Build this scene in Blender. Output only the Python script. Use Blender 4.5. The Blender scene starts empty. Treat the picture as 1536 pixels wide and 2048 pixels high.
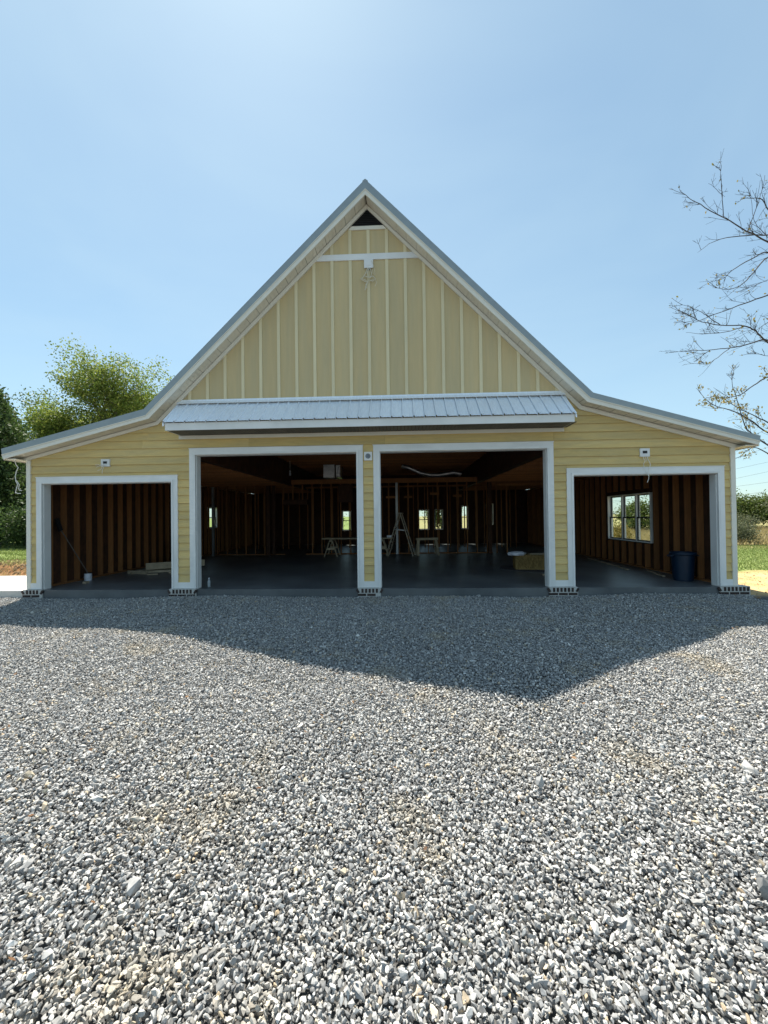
import bpy, bmesh, math, random
import numpy as np
from mathutils import Vector, Matrix, noise as mnoise
R = math.radians
rng = random.Random(7)
nrng = np.random.default_rng(11)
S = bpy.context.scene
COL = S.collection

# ------------------------------------------------------------------ camera
cam_d = bpy.data.cameras.new('camera'); cam = bpy.data.objects.new('camera', cam_d); COL.objects.link(cam)
YAW, PITCH, ROLL = -0.040542, 0.010088, -0.012267
fw = Vector((math.sin(YAW)*math.cos(PITCH), math.cos(YAW)*math.cos(PITCH), math.sin(PITCH)))
rt = Vector((math.cos(YAW), -math.sin(YAW), 0)); up = rt.cross(fw)
r2 = rt*math.cos(ROLL) + up*math.sin(ROLL); u2 = up*math.cos(ROLL) - rt*math.sin(ROLL)
cam.matrix_world = Matrix(((r2.x, u2.x, -fw.x, .696), (r2.y, u2.y, -fw.y, -8.879), (r2.z, u2.z, -fw.z, 1.754), (0, 0, 0, 1)))
cam_d.sensor_fit = 'HORIZONTAL'; cam_d.sensor_width = 36; cam_d.lens = 805/1536*36
cam_d.clip_start = .05; cam_d.clip_end = 2000
S.camera = cam

# ------------------------------------------------------------------ sky and sun
sun_v = Vector((-1.94, 4.73, 8.98)).normalized()
EL = math.asin(sun_v.z); AZ = math.atan2(sun_v.x, sun_v.y)
W = bpy.data.worlds.new('World'); S.world = W; W.use_nodes = True
wn = W.node_tree.nodes; wl = W.node_tree.links; wn.clear()
sky = wn.new('ShaderNodeTexSky'); sky.sky_type = 'NISHITA'; sky.sun_disc = False
sky.sun_elevation = EL; sky.sun_rotation = AZ; sky.altitude = 200
sky.air_density = 1.0; sky.dust_density = 0.4; sky.ozone_density = 0.4
bg = wn.new('ShaderNodeBackground'); bg.inputs['Strength'].default_value = 0.128
wo = wn.new('ShaderNodeOutputWorld'); gmm = wn.new('ShaderNodeGamma'); gmm.inputs[1].default_value = .62   # hazy, even sky
wl.new(sky.outputs[0], gmm.inputs[0])
tint = wn.new('ShaderNodeMix'); tint.data_type = 'RGBA'; tint.blend_type = 'MULTIPLY'; tint.inputs[0].default_value = 1; tint.inputs[7].default_value = (.84, 1.05, 1.10, 1)
wl.new(gmm.outputs[0], tint.inputs[6])
# thin high haze all over the sky
wtc = wn.new('ShaderNodeTexCoord'); wmp = wn.new('ShaderNodeMapping'); wmp.inputs['Scale'].default_value = (1.2, 1.6, 3.2); wmp.inputs['Rotation'].default_value = (.3, .5, .2)
wl.new(wtc.outputs['Generated'], wmp.inputs['Vector'])
wnz = wn.new('ShaderNodeTexNoise'); wnz.inputs['Scale'].default_value = 1.1; wnz.inputs['Detail'].default_value = 4; wnz.inputs['Roughness'].default_value = .55; wnz.inputs['Distortion'].default_value = .6
wl.new(wmp.outputs[0], wnz.inputs['Vector'])
wmr = wn.new('ShaderNodeMapRange'); wmr.inputs[1].default_value = .25; wmr.inputs[2].default_value = .8; wmr.inputs[3].default_value = 0; wmr.inputs[4].default_value = .38; wl.new(wnz.outputs[0], wmr.inputs[0])
hz = wn.new('ShaderNodeMix'); hz.data_type = 'RGBA'; hz.inputs[7].default_value = (2.35, 3.1, 3.5, 1); wl.new(wmr.outputs[0], hz.inputs[0]); wl.new(tint.outputs[2], hz.inputs[6]); wl.new(hz.outputs[2], bg.inputs[0]); wl.new(bg.outputs[0], wo.inputs[0])
sd = bpy.data.lights.new('sun', 'SUN'); sd.energy = 5.0; sd.angle = R(.53); sd.color = (1, .94, .84)
sun = bpy.data.objects.new('sun', sd); COL.objects.link(sun)
sun.rotation_euler = sun_v.to_track_quat('Z', 'Y').to_euler(); sun.location = sun_v*50
S.view_settings.view_transform = 'Standard'; S.view_settings.look = 'None'
S.view_settings.exposure = 1.15; S.view_settings.gamma = 1; S.view_settings.use_curve_mapping = False
S.render.engine = 'CYCLES'; S.cycles.max_bounces = 8; S.cycles.diffuse_bounces = 3; S.cycles.transparent_max_bounces = 12
S.cycles.use_denoising = True; S.cycles.sample_clamp_indirect = 6

# ------------------------------------------------------------------ materials
def mat(name, base, rough=.6, metallic=0., var=.0, scale=6., rnd=.0, bump=0., bscale=60., stretch=(1, 1, 1), base2=None, spec=.4, detail=5., mixlo=.42, mixhi=.62):
    m = bpy.data.materials.new(name); m.use_nodes = True
    nt = m.node_tree; n = nt.nodes; l = nt.links; b = n['Principled BSDF']
    b.inputs['Roughness'].default_value = rough; b.inputs['Metallic'].default_value = metallic
    b.inputs['Specular IOR Level'].default_value = spec
    tc = n.new('ShaderNodeTexCoord'); mp = n.new('ShaderNodeMapping'); mp.inputs['Scale'].default_value = stretch
    l.new(tc.outputs['Object'], mp.inputs['Vector'])
    oi = n.new('ShaderNodeObjectInfo')
    off = n.new('ShaderNodeVectorMath'); off.operation = 'SCALE'; off.inputs[0].default_value = (37, 53, 71)
    l.new(oi.outputs['Random'], off.inputs['Scale']); l.new(off.outputs[0], mp.inputs['Location'])
    nz = n.new('ShaderNodeTexNoise'); nz.inputs['Scale'].default_value = scale; nz.inputs['Detail'].default_value = detail
    nz.inputs['Roughness'].default_value = .6
    l.new(mp.outputs[0], nz.inputs['Vector'])
    r1 = n.new('ShaderNodeMapRange'); r1.inputs[1].default_value = .3; r1.inputs[2].default_value = .7
    r1.inputs[3].default_value = 1-var; r1.inputs[4].default_value = 1+var; l.new(nz.outputs[0], r1.inputs[0])
    r2_ = n.new('ShaderNodeMapRange'); r2_.inputs[3].default_value = 1-rnd; r2_.inputs[4].default_value = 1+rnd
    l.new(oi.outputs['Random'], r2_.inputs[0])
    mu = n.new('ShaderNodeMath'); mu.operation = 'MULTIPLY'; l.new(r1.outputs[0], mu.inputs[0]); l.new(r2_.outputs[0], mu.inputs[1])
    sc = n.new('ShaderNodeVectorMath'); sc.operation = 'SCALE'; l.new(mu.outputs[0], sc.inputs['Scale'])
    if base2:
        mx = n.new('ShaderNodeMix'); mx.data_type = 'RGBA'; mx.inputs[6].default_value = (*base, 1); mx.inputs[7].default_value = (*base2, 1)
        nz2 = n.new('ShaderNodeTexNoise'); nz2.inputs['Scale'].default_value = scale*.37; nz2.inputs['Detail'].default_value = 6
        l.new(mp.outputs[0], nz2.inputs['Vector'])
        r3 = n.new('ShaderNodeMapRange'); r3.inputs[1].default_value = mixlo; r3.inputs[2].default_value = mixhi
        l.new(nz2.outputs[0], r3.inputs[0]); l.new(r3.outputs[0], mx.inputs[0]); l.new(mx.outputs[2], sc.inputs[0])
    else:
        sc.inputs[0].default_value = base
    l.new(sc.outputs[0], b.inputs['Base Color'])
    if bump:
        nb = n.new('ShaderNodeTexNoise'); nb.inputs['Scale'].default_value = bscale; nb.inputs['Detail'].default_value = 6
        l.new(mp.outputs[0], nb.inputs['Vector'])
        bp = n.new('ShaderNodeBump'); bp.inputs['Strength'].default_value = bump; bp.inputs['Distance'].default_value = .02
        l.new(nb.outputs[0], bp.inputs['Height']); l.new(bp.outputs[0], b.inputs['Normal'])
    return m

def leafmat(name, c1, c2, transl=.45, rough=.55):
    m = bpy.data.materials.new(name); m.use_nodes = True
    nt = m.node_tree; n = nt.nodes; l = nt.links; n.clear()
    out = n.new('ShaderNodeOutputMaterial'); g = n.new('ShaderNodeNewGeometry')
    mx = n.new('ShaderNodeMix'); mx.data_type = 'RGBA'; mx.inputs[6].default_value = (*c1, 1); mx.inputs[7].default_value = (*c2, 1)
    l.new(g.outputs['Random Per Island'], mx.inputs[0])
    d = n.new('ShaderNodeBsdfPrincipled'); d.inputs['Roughness'].default_value = rough; d.inputs['Specular IOR Level'].default_value = .25
    t = n.new('ShaderNodeBsdfTranslucent'); ms = n.new('ShaderNodeMixShader'); ms.inputs[0].default_value = transl
    l.new(mx.outputs[2], d.inputs['Base Color']); l.new(mx.outputs[2], t.inputs[0])
    l.new(d.outputs[0], ms.inputs[1]); l.new(t.outputs[0], ms.inputs[2]); l.new(ms.outputs[0], out.inputs[0])
    return m

M = {}
M['siding'] = mat('yellow siding paint', (.64, .47, .185), .62, var=.09, scale=3, rnd=.10, bump=.08, bscale=40, stretch=(1, 1, 8), base2=(.58, .44, .195))
M['panel'] = mat('gable panel paint', (.60, .465, .245), .65, var=.04, scale=2.5, rnd=.05, bump=.12, bscale=35, stretch=(6, 1, .5), base2=(.56, .45, .25))
M['batten'] = mat('batten paint', (.72, .62, .39), .6, var=.05, scale=4, rnd=.05, bump=.06, stretch=(4, 1, .5))
M['white'] = mat('white trim paint', (.78, .78, .76), .5, var=.05, scale=2.2, rnd=.02, base2=(.66, .66, .64), mixlo=.5, mixhi=.75)
M['vinyl'] = mat('off white vinyl soffit', (.74, .68, .56), .5, var=.03, scale=5, rnd=.03)
M['frieze'] = mat('off white frieze board', (.78, .74, .64), .5, var=.04, scale=3, rnd=.02)
M['dark_vent'] = mat('dark bronze soffit', (.10, .095, .08), .55, var=.1, scale=8, rnd=.08)
M['galv'] = mat('galvalume metal', (.86, .90, .95), .36, metallic=.15, var=.06, scale=9, rnd=.04, stretch=(3, .4, 1))
M['rake'] = mat('grey metal rake trim', (.30, .34, .35), .45, metallic=.3, var=.06, scale=5, rnd=.02)
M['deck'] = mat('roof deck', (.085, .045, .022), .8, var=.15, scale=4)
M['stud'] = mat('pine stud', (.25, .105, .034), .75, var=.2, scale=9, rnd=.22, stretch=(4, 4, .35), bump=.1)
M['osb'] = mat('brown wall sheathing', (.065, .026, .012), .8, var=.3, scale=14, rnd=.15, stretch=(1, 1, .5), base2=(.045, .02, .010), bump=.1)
M['lumber'] = mat('grey weathered lumber', (.36, .29, .20), .8, var=.2, scale=8, rnd=.25)
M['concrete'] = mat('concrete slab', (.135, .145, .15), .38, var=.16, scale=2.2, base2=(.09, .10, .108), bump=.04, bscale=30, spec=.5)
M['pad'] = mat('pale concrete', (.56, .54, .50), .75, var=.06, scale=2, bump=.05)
M['mortar'] = mat('pale mortar', (.50, .49, .46), .9, var=.15, scale=25, bump=.4, bscale=80)
M['brick'] = mat('dark brick', (.05, .034, .03), .8, var=.3, scale=20, rnd=.35, bump=.3, bscale=60)
M['black'] = mat('black plastic', (.012, .012, .014), .5)
M['navy'] = mat('blue plastic', (.004, .017, .04), .42, var=.1, scale=4)
M['steel'] = mat('grey steel', (.34, .35, .36), .45, metallic=.7, var=.1)
M['foil'] = mat('foil duct wrap', (.75, .76, .78), .28, metallic=.95, var=.1, scale=9, bump=.9, bscale=14)
M['wire'] = mat('white cable', (.78, .76, .70), .5)
M['old_wire'] = mat('cream cable', (.66, .61, .48), .6)
M['greydisc'] = mat('grey socket', (.16, .19, .22), .4, var=.2, scale=30)
M['alu'] = mat('dusty wood ladder', (.42, .36, .28), .6, var=.15)
M['straw'] = mat('straw', (.30, .20, .07), .8, var=.35, scale=18, rnd=.2)
M['bag'] = mat('white plastic bag', (.62, .64, .70), .5, var=.1)
M['tarp'] = mat('dark ground sheet', (.06, .055, .06), .7, var=.2)
M['bark'] = mat('grey bark', (.13, .11, .095), .85, var=.25, scale=9, bump=.4, bscale=18, stretch=(1, 1, .4))
M['twig'] = mat('dark twig bark', (.038, .032, .03), .8, var=.2)
M['soil'] = mat('dirt and grass', (.30, .19, .095), .95, var=.25, scale=1.2, base2=(.20, .13, .07), bump=.5, bscale=9)
M['bronze'] = mat('dark sash', (.05, .05, .048), .5)
M['clear'] = mat('clear bottle plastic', (.30, .34, .36), .15)
M['cable'] = mat('power cable', (.22, .23, .25), .6)
M['leaf_light'] = leafmat('light green leaves', (.10, .165, .03), (.26, .29, .06), .5)
M['leaf_mid'] = leafmat('mid green leaves', (.06, .10, .022), (.14, .17, .04), .4)
M['leaf_dark'] = leafmat('dark cedar foliage', (.035, .065, .02), (.085, .13, .035), .35)
M['leaf_olive'] = leafmat('grey green leaves', (.075, .095, .05), (.15, .16, .085), .35)
M['leaf_dry'] = leafmat('yellowing leaves', (.16, .15, .03), (.30, .22, .05), .4)
M['grass'] = leafmat('mown grass', (.13, .19, .045), (.24, .28, .09), .35)
M['dry_grass'] = leafmat('dry field grass', (.28, .22, .10), (.42, .35, .18), .3)
M['litter'] = leafmat('dead brown leaves', (.12, .06, .03), (.26, .15, .07), .25)

def glassmat():
    m = bpy.data.materials.new('window glass'); m.use_nodes = True
    n = m.node_tree.nodes; l = m.node_tree.links; n.clear()
    o = n.new('ShaderNodeOutputMaterial'); t = n.new('ShaderNodeBsdfTransparent'); t.inputs[0].default_value = (.93, .96, .94, 1)
    g = n.new('ShaderNodeBsdfGlossy'); g.inputs['Roughness'].default_value = .03; lw = n.new('ShaderNodeLayerWeight'); pw = n.new('ShaderNodeMath'); pw.operation = 'POWER'; pw.inputs[1].default_value = 5; l.new(lw.outputs['Facing'], pw.inputs[0]); f = n.new('ShaderNodeMath'); f.operation = 'MULTIPLY_ADD'; f.inputs[1].default_value = .45; f.inputs[2].default_value = .03; l.new(pw.outputs[0], f.inputs[0])
    x = n.new('ShaderNodeMixShader'); l.new(f.outputs[0], x.inputs[0]); l.new(t.outputs[0], x.inputs[1]); l.new(g.outputs[0], x.inputs[2]); l.new(x.outputs[0], o.inputs[0])
    return m
M['glass'] = glassmat()

def stonemat():
    m = bpy.data.materials.new('crushed grey stone'); m.use_nodes = True
    n = m.node_tree.nodes; l = m.node_tree.links; b = n['Principled BSDF']; b.inputs['Roughness'].default_value = .82
    b.inputs['Specular IOR Level'].default_value = .3
    oi = n.new('ShaderNodeObjectInfo'); cr = n.new('ShaderNodeValToRGB'); l.new(oi.outputs['Random'], cr.inputs[0])
    e = cr.color_ramp.elements; e[0].position = 0; e[0].color = (.13, .132, .132, 1); e[1].position = 1; e[1].color = (.66, .65, .62, 1)
    for p, c in ((.15, (.23, .232, .23)), (.5, (.365, .363, .353)), (.9, (.50, .495, .475)), (.945, (.54, .48, .37)), (.965, (.42, .32, .21)), (.975, (.68, .67, .64))):
        k = e.new(p); k.color = (*c, 1)
    tc = n.new('ShaderNodeTexCoord'); nz = n.new('ShaderNodeTexNoise'); nz.inputs['Scale'].default_value = 3.2; nz.inputs['Detail'].default_value = 6
    l.new(tc.outputs['Object'], nz.inputs['Vector'])
    mr = n.new('ShaderNodeMapRange'); mr.inputs[1].default_value = .3; mr.inputs[2].default_value = .7; mr.inputs[3].default_value = .78; mr.inputs[4].default_value = 1.18
    l.new(nz.outputs[0], mr.inputs[0])
    # tan clay dust lying on the stones in patches
    pn = n.new('ShaderNodeTexNoise'); pn.inputs['Scale'].default_value = .9; pn.inputs['Detail'].default_value = 5; pn.inputs['Roughness'].default_value = .7
    l.new(oi.outputs['Location'], pn.inputs['Vector'])
    pr = n.new('ShaderNodeMapRange'); pr.inputs[1].default_value = .55; pr.inputs[2].default_value = .72; pr.inputs[4].default_value = .6; l.new(pn.outputs[0], pr.inputs[0])
    mx = n.new('ShaderNodeMix'); mx.data_type = 'RGBA'; mx.inputs[7].default_value = (.46, .38, .25, 1)
    l.new(pr.outputs[0], mx.inputs[0]); l.new(cr.outputs[0], mx.inputs[6])
    sc = n.new('ShaderNodeVectorMath'); sc.operation = 'SCALE'; l.new(mx.outputs[2], sc.inputs[0]); l.new(mr.outputs[0], sc.inputs['Scale'])
    l.new(sc.outputs[0], b.inputs['Base Color'])
    return m
M['stone'] = stonemat()

# ------------------------------------------------------------------ helpers
class MB:
    def __init__(s): s.v = []; s.f = []
    def add(s, vs, fs):
        o = len(s.v); s.v += [tuple(v) for v in vs]; s.f += [tuple(i+o for i in f) for f in fs]; return s
    def box(s, x0, x1, y0, y1, z0, z1):
        return s.add([(x0, y0, z0), (x1, y0, z0), (x1, y1, z0), (x0, y1, z0), (x0, y0, z1), (x1, y0, z1), (x1, y1, z1), (x0, y1, z1)],
                     [(0, 3, 2, 1), (4, 5, 6, 7), (0, 1, 5, 4), (1, 2, 6, 5), (2, 3, 7, 6), (3, 0, 4, 7)])
    def prism(s, poly, y0, y1):            # polygon in x,z pushed along y (y0 < y1), counter-clockwise seen from -y
        n = len(poly); vs = [(x, y0, z) for x, z in poly] + [(x, y1, z) for x, z in poly]
        return s.add(vs, [tuple(range(n)), tuple(range(2*n-1, n-1, -1))] + [((i+1) % n, i, n+i, n+(i+1) % n) for i in range(n)])
    def beam(s, a, b, w, h, upv=(0, 0, 1)):   # rectangular bar from a to b
        a = Vector(a); b = Vector(b); d = (b-a).normalized(); u = Vector(upv)
        if abs(d.dot(u)) > .98: u = Vector((1, 0, 0))
        r = d.cross(u).normalized()*w/2; u = r.cross(d).normalized()*h/2
        vs = [a-r-u, a+r-u, a+r+u, a-r+u, b-r-u, b+r-u, b+r+u, b-r+u]
        return s.add(vs, [(0, 1, 2, 3), (7, 6, 5, 4), (0, 4, 5, 1), (1, 5, 6, 2), (2, 6, 7, 3), (3, 7, 4, 0)])
    def tube(s, pts, rad, n=6, caps=True):
        pts = [Vector(p) for p in pts]; k = len(pts)
        if not isinstance(rad, (list, tuple)): rad = [rad]*k
        vs = []; ref = Vector((.31, .62, .72))
        for i, p in enumerate(pts):
            d = (pts[min(i+1, k-1)]-pts[max(i-1, 0)])
            if d.length < 1e-9: d = Vector((0, 0, 1))
            d.normalize(); a = d.cross(ref)
            if a.length < .05: a = d.cross(Vector((1, 0, 0)))
            a.normalize(); b = d.cross(a)
            for j in range(n):
                t = 2*math.pi*j/n; vs.append(p+(a*math.cos(t)+b*math.sin(t))*rad[i])
        fs = [(i*n+j, i*n+(j+1) % n, (i+1)*n+(j+1) % n, (i+1)*n+j) for i in range(k-1) for j in range(n)]
        if caps: fs += [tuple(range(n-1, -1, -1)), tuple((k-1)*n+j for j in range(n))]
        return s.add(vs, fs)
    def lathe(s, prof, n=28, cx=0, cy=0):      # profile of (radius, z)
        k = len(prof); vs = [(cx+r*math.cos(2*math.pi*j/n), cy+r*math.sin(2*math.pi*j/n), z) for r, z in prof for j in range(n)]
        fs = [(i*n+j, i*n+(j+1) % n, (i+1)*n+(j+1) % n, (i+1)*n+j) for i in range(k-1) for j in range(n)]
        return s.add(vs, fs)
    def build(s, name, m, parent=None, loc=(0, 0, 0), smooth=False):
        me = bpy.data.meshes.new(name); me.from_pydata(s.v, [], s.f); me.update()
        if m: me.materials.append(M[m] if isinstance(m, str) else m)
        if smooth: me.polygons.foreach_set('use_smooth', [True]*len(me.polygons))
        return link(name, me, parent, loc)
def link(name, me, parent=None, loc=(0, 0, 0), rot=None):
    o = bpy.data.objects.new(name, me); COL.objects.link(o); o.location = loc
    if rot: o.rotation_euler = rot
    if parent: o.parent = parent
    return o
def empty(name, loc=(0, 0, 0), rz=0):
    o = bpy.data.objects.new(name, None); COL.objects.link(o); o.location = loc; o.rotation_euler = (0, 0, rz); o.empty_display_size = .2; return o
def tag(o, label, cat, group=None):
    o['label'] = label; o['category'] = cat
    if group: o['group'] = group
    return o
def kind(o, k, label=None, cat=None):
    o['kind'] = k
    if label: o['label'] = label
    if cat: o['category'] = cat
    return o
def big(name, verts, faces_n, m, parent=None, smooth=False):   # numpy verts (N,3), faces as (F,k) array
    me = bpy.data.meshes.new(name); verts = np.asarray(verts, np.float32); F = np.asarray(faces_n, np.int32); k = F.shape[1]
    me.vertices.add(len(verts)); me.vertices.foreach_set('co', verts.ravel())
    me.loops.add(F.size); me.loops.foreach_set('vertex_index', F.ravel())
    me.polygons.add(len(F)); me.polygons.foreach_set('loop_start', np.arange(0, F.size, k, dtype=np.int32))
    if smooth: me.polygons.foreach_set('use_smooth', np.ones(len(F), bool))
    me.update(calc_edges=True); me.validate()
    me.materials.append(M[m]); return link(name, me, parent)
def interp(poly, x):
    for (xa, za), (xb, zb) in zip(poly, poly[1:]):
        if xa <= x <= xb: return za+(zb-za)*(x-xa)/(xb-xa)
    return poly[0][1] if x < poly[0][0] else poly[-1][1]

# ------------------------------------------------------------------ ground
def smooth01(t): t = np.clip(t, 0, 1); return t*t*(3-2*t)
def ground_z(x, y):
    x = np.asarray(x, float); y = np.asarray(y, float)
    z = np.full(np.broadcast(x, y).shape, -.05)
    bank = smooth01((-x-9.3)/1.2)*smooth01((y-2.55)/1.3)*(.50+.04*np.sin(x*2.1+y*1.3)+.03*np.sin(y*3.7))
    z = z+bank+smooth01((-x-12)/30)*smooth01((y-6)/20)*.8
    z = z-.03*smooth01((x-8)/3)
    z = z-.075*smooth01((-y+.1)/.35)*smooth01((8.3+np.clip(-y-.9, 0, 9)*2.5-x)/.4)   # bed of the gravel yard
    return z
def axis(lo, hi, fine_lo, fine_hi, step):
    a = np.arange(fine_lo, fine_hi, step); l = fine_lo-np.geomspace(step, fine_lo-lo, 26)[::-1]; h = fine_hi+np.geomspace(step, hi-fine_hi, 26)
    return np.unique(np.concatenate([l, a, h]).round(4))
gx = axis(-900, 900, -22, 26, .25); gy = axis(-400, 900, -16, 22, .25)
GX, GY = np.meshgrid(gx, gy); GZ = ground_z(GX, GY)
nx = len(gx); ny = len(gy); idx = np.arange(nx*ny).reshape(ny, nx)
F = np.stack([idx[:-1, :-1], idx[:-1, 1:], idx[1:, 1:], idx[1:, :-1]], -1).reshape(-1, 4)
def groundmat():
    m = bpy.data.materials.new('earth and field'); m.use_nodes = True
    n = m.node_tree.nodes; l = m.node_tree.links; b = n['Principled BSDF']; b.inputs['Roughness'].default_value = .95; b.inputs['Specular IOR Level'].default_value = .1
    g = n.new('ShaderNodeNewGeometry'); sx = n.new('ShaderNodeSeparateXYZ'); l.new(g.outputs['Position'], sx.inputs[0])
    def noise(s, d=6):
        k = n.new('ShaderNodeTexNoise'); k.inputs['Scale'].default_value = s; k.inputs['Detail'].default_value = d; l.new(g.outputs['Position'], k.inputs['Vector']); return k.outputs[0]
    def ramp(src, a, c0, c1, lo=0., hi=1.):
        k = n.new('ShaderNodeMapRange'); k.inputs[1].default_value = lo; k.inputs[2].default_value = hi; l.new(src, k.inputs[0])
        x = n.new('ShaderNodeMix'); x.data_type = 'RGBA'; l.new(k.outputs[0], x.inputs[0])
        for i, c in ((6, c0), (7, c1)):
            if isinstance(c, tuple): x.inputs[i].default_value = (*c, 1)
            else: l.new(c, x.inputs[i])
        return x.outputs[2]
    def addn(src, nz, amt):
        a = n.new('ShaderNodeMath'); a.operation = 'MULTIPLY_ADD'; l.new(nz, a.inputs[0]); a.inputs[1].default_value = amt; l.new(src, a.inputs[2]); return a.outputs[0]
    dirt = ramp(noise(1.4), 0, (.40, .27, .125), (.52, .38, .19), .35, .65)
    clay = ramp(noise(3.), 0, (.22, .105, .045), (.34, .19, .09), .35, .65)
    grass = ramp(noise(2.2), 0, (.13, .19, .05), (.22, .26, .09), .35, .65)
    field = ramp(noise(.5), 0, (.30, .25, .12), (.20, .20, .08), .4, .62)
    nb = noise(.8, 4)
    right = ramp(addn(sx.outputs[1], nb, 1.6), 0, dirt, grass, 4.3, 5.0)      # dirt drive, then the mown strip, then rough field
    right = ramp(addn(sx.outputs[1], nb, 3.), 0, right, field, 12.2, 14.)
    left = ramp(addn(sx.outputs[1], nb, .9), 0, clay, grass, 3.85, 4.25)
    col = ramp(sx.outputs[0], 0, left, right, -.2, .2)
    gr = ramp(noise(40., 3), 0, (.07, .07, .07), (.13, .13, .125), .35, .65)
    col2 = ramp(addn(sx.outputs[1], nb, .5), 0, gr, col, .1, .5)
    l.new(col2, b.inputs['Base Color'])
    bp = n.new('ShaderNodeBump'); bp.inputs['Strength'].default_value = .6; bp.inputs['Distance'].default_value = .05; l.new(noise(7., 8), bp.inputs['Height']); l.new(bp.outputs[0], b.inputs['Normal'])
    return m
M['ground'] = groundmat()
g_o = big('ground', np.stack([GX.ravel(), GY.ravel(), GZ.ravel()], 1), F, 'ground', smooth=True); kind(g_o, 'structure')

# concrete floor and pad
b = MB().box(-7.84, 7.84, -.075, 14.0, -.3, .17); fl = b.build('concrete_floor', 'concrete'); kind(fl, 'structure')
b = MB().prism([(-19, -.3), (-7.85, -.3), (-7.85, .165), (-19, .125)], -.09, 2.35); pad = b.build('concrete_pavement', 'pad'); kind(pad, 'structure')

# ------------------------------------------------------------------ the building
TOP = [(-8.12, 3.337), (-4.88, 4.143), (.03, 8.98), (4.75, 4.268), (8.10, 3.297)]
MET = [(-8.105, 3.222), (-4.835, 4.020), (.03, 8.790), (4.69, 4.175), (8.085, 3.205)]
SOF = [(-8.08, 3.118), (-4.77, 3.944), (.03, 8.665), (4.635, 4.085), (8.06, 3.12)]
FRZ = [(-7.80, 3.116), (-4.733, 3.878), (.041, 8.568), (4.588, 4.009), (7.80, 3.107)]
FMID = [(x, z+.045) for x, z in FRZ]
TB, HW = .19, 7.804
DOORS = [(-7.447, -4.429, 2.589), (-3.885, -.25, 3.181), (.25, 3.885, 3.181), (4.429, 7.447, 2.589)]
CW = .135
BLD = empty('garage_building'); tag(BLD, 'cream-yellow gabled garage barn with white trim, four open bays and metal roof', 'garage')

def band(name, lo, hi, y0, y1, m, parent, segs=None):
    out = []
    for i in range(len(lo)-1):
        if segs and i not in segs: continue
        out.append(MB().prism([lo[i], lo[i+1], hi[i+1], hi[i]], y0, y1).build(name, m, parent))
    return out

# sheathed wall behind the boards, with the four door openings left free
w = MB()
xs = [-HW+.004] + [v for d in DOORS for v in d[:2]] + [HW-.004]
for i in range(0, len(xs), 2): w.box(xs[i], xs[i+1], 0, .165, .175, 2.55)
for (a, c, h) in DOORS: w.box(a, c, 0, .165, h+.002, 3.30 if h > 3 else 2.95)
for i in range(0, len(xs), 2):
    w.box(xs[i], xs[i+1], 0, .165, 2.55, 2.95)
w.box(-HW+.004, -3.885, 0, .165, 2.95, 3.1); w.box(3.885, HW-.004, 0, .165, 2.95, 3.1); w.box(-.25, .25, 0, .165, 2.95, 3.30)
for d in DOORS[1:3]:
    pass
w.prism([(-HW+.004, 3.1), (-3.885, 3.1), (-3.885, 4.78), (-4.75, 3.92)], 0, .165)
w.prism([(3.885, 3.1), (HW-.004, 3.1), (4.62, 4.05), (3.885, 4.78)], 0, .165)
w.prism([(-3.885, 3.30), (3.885, 3.30), (3.885, 4.78), (.04, 8.6), (-3.885, 4.78)], 0, .165)
WALL = w.build('siding_wall', 'osb', BLD)

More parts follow.
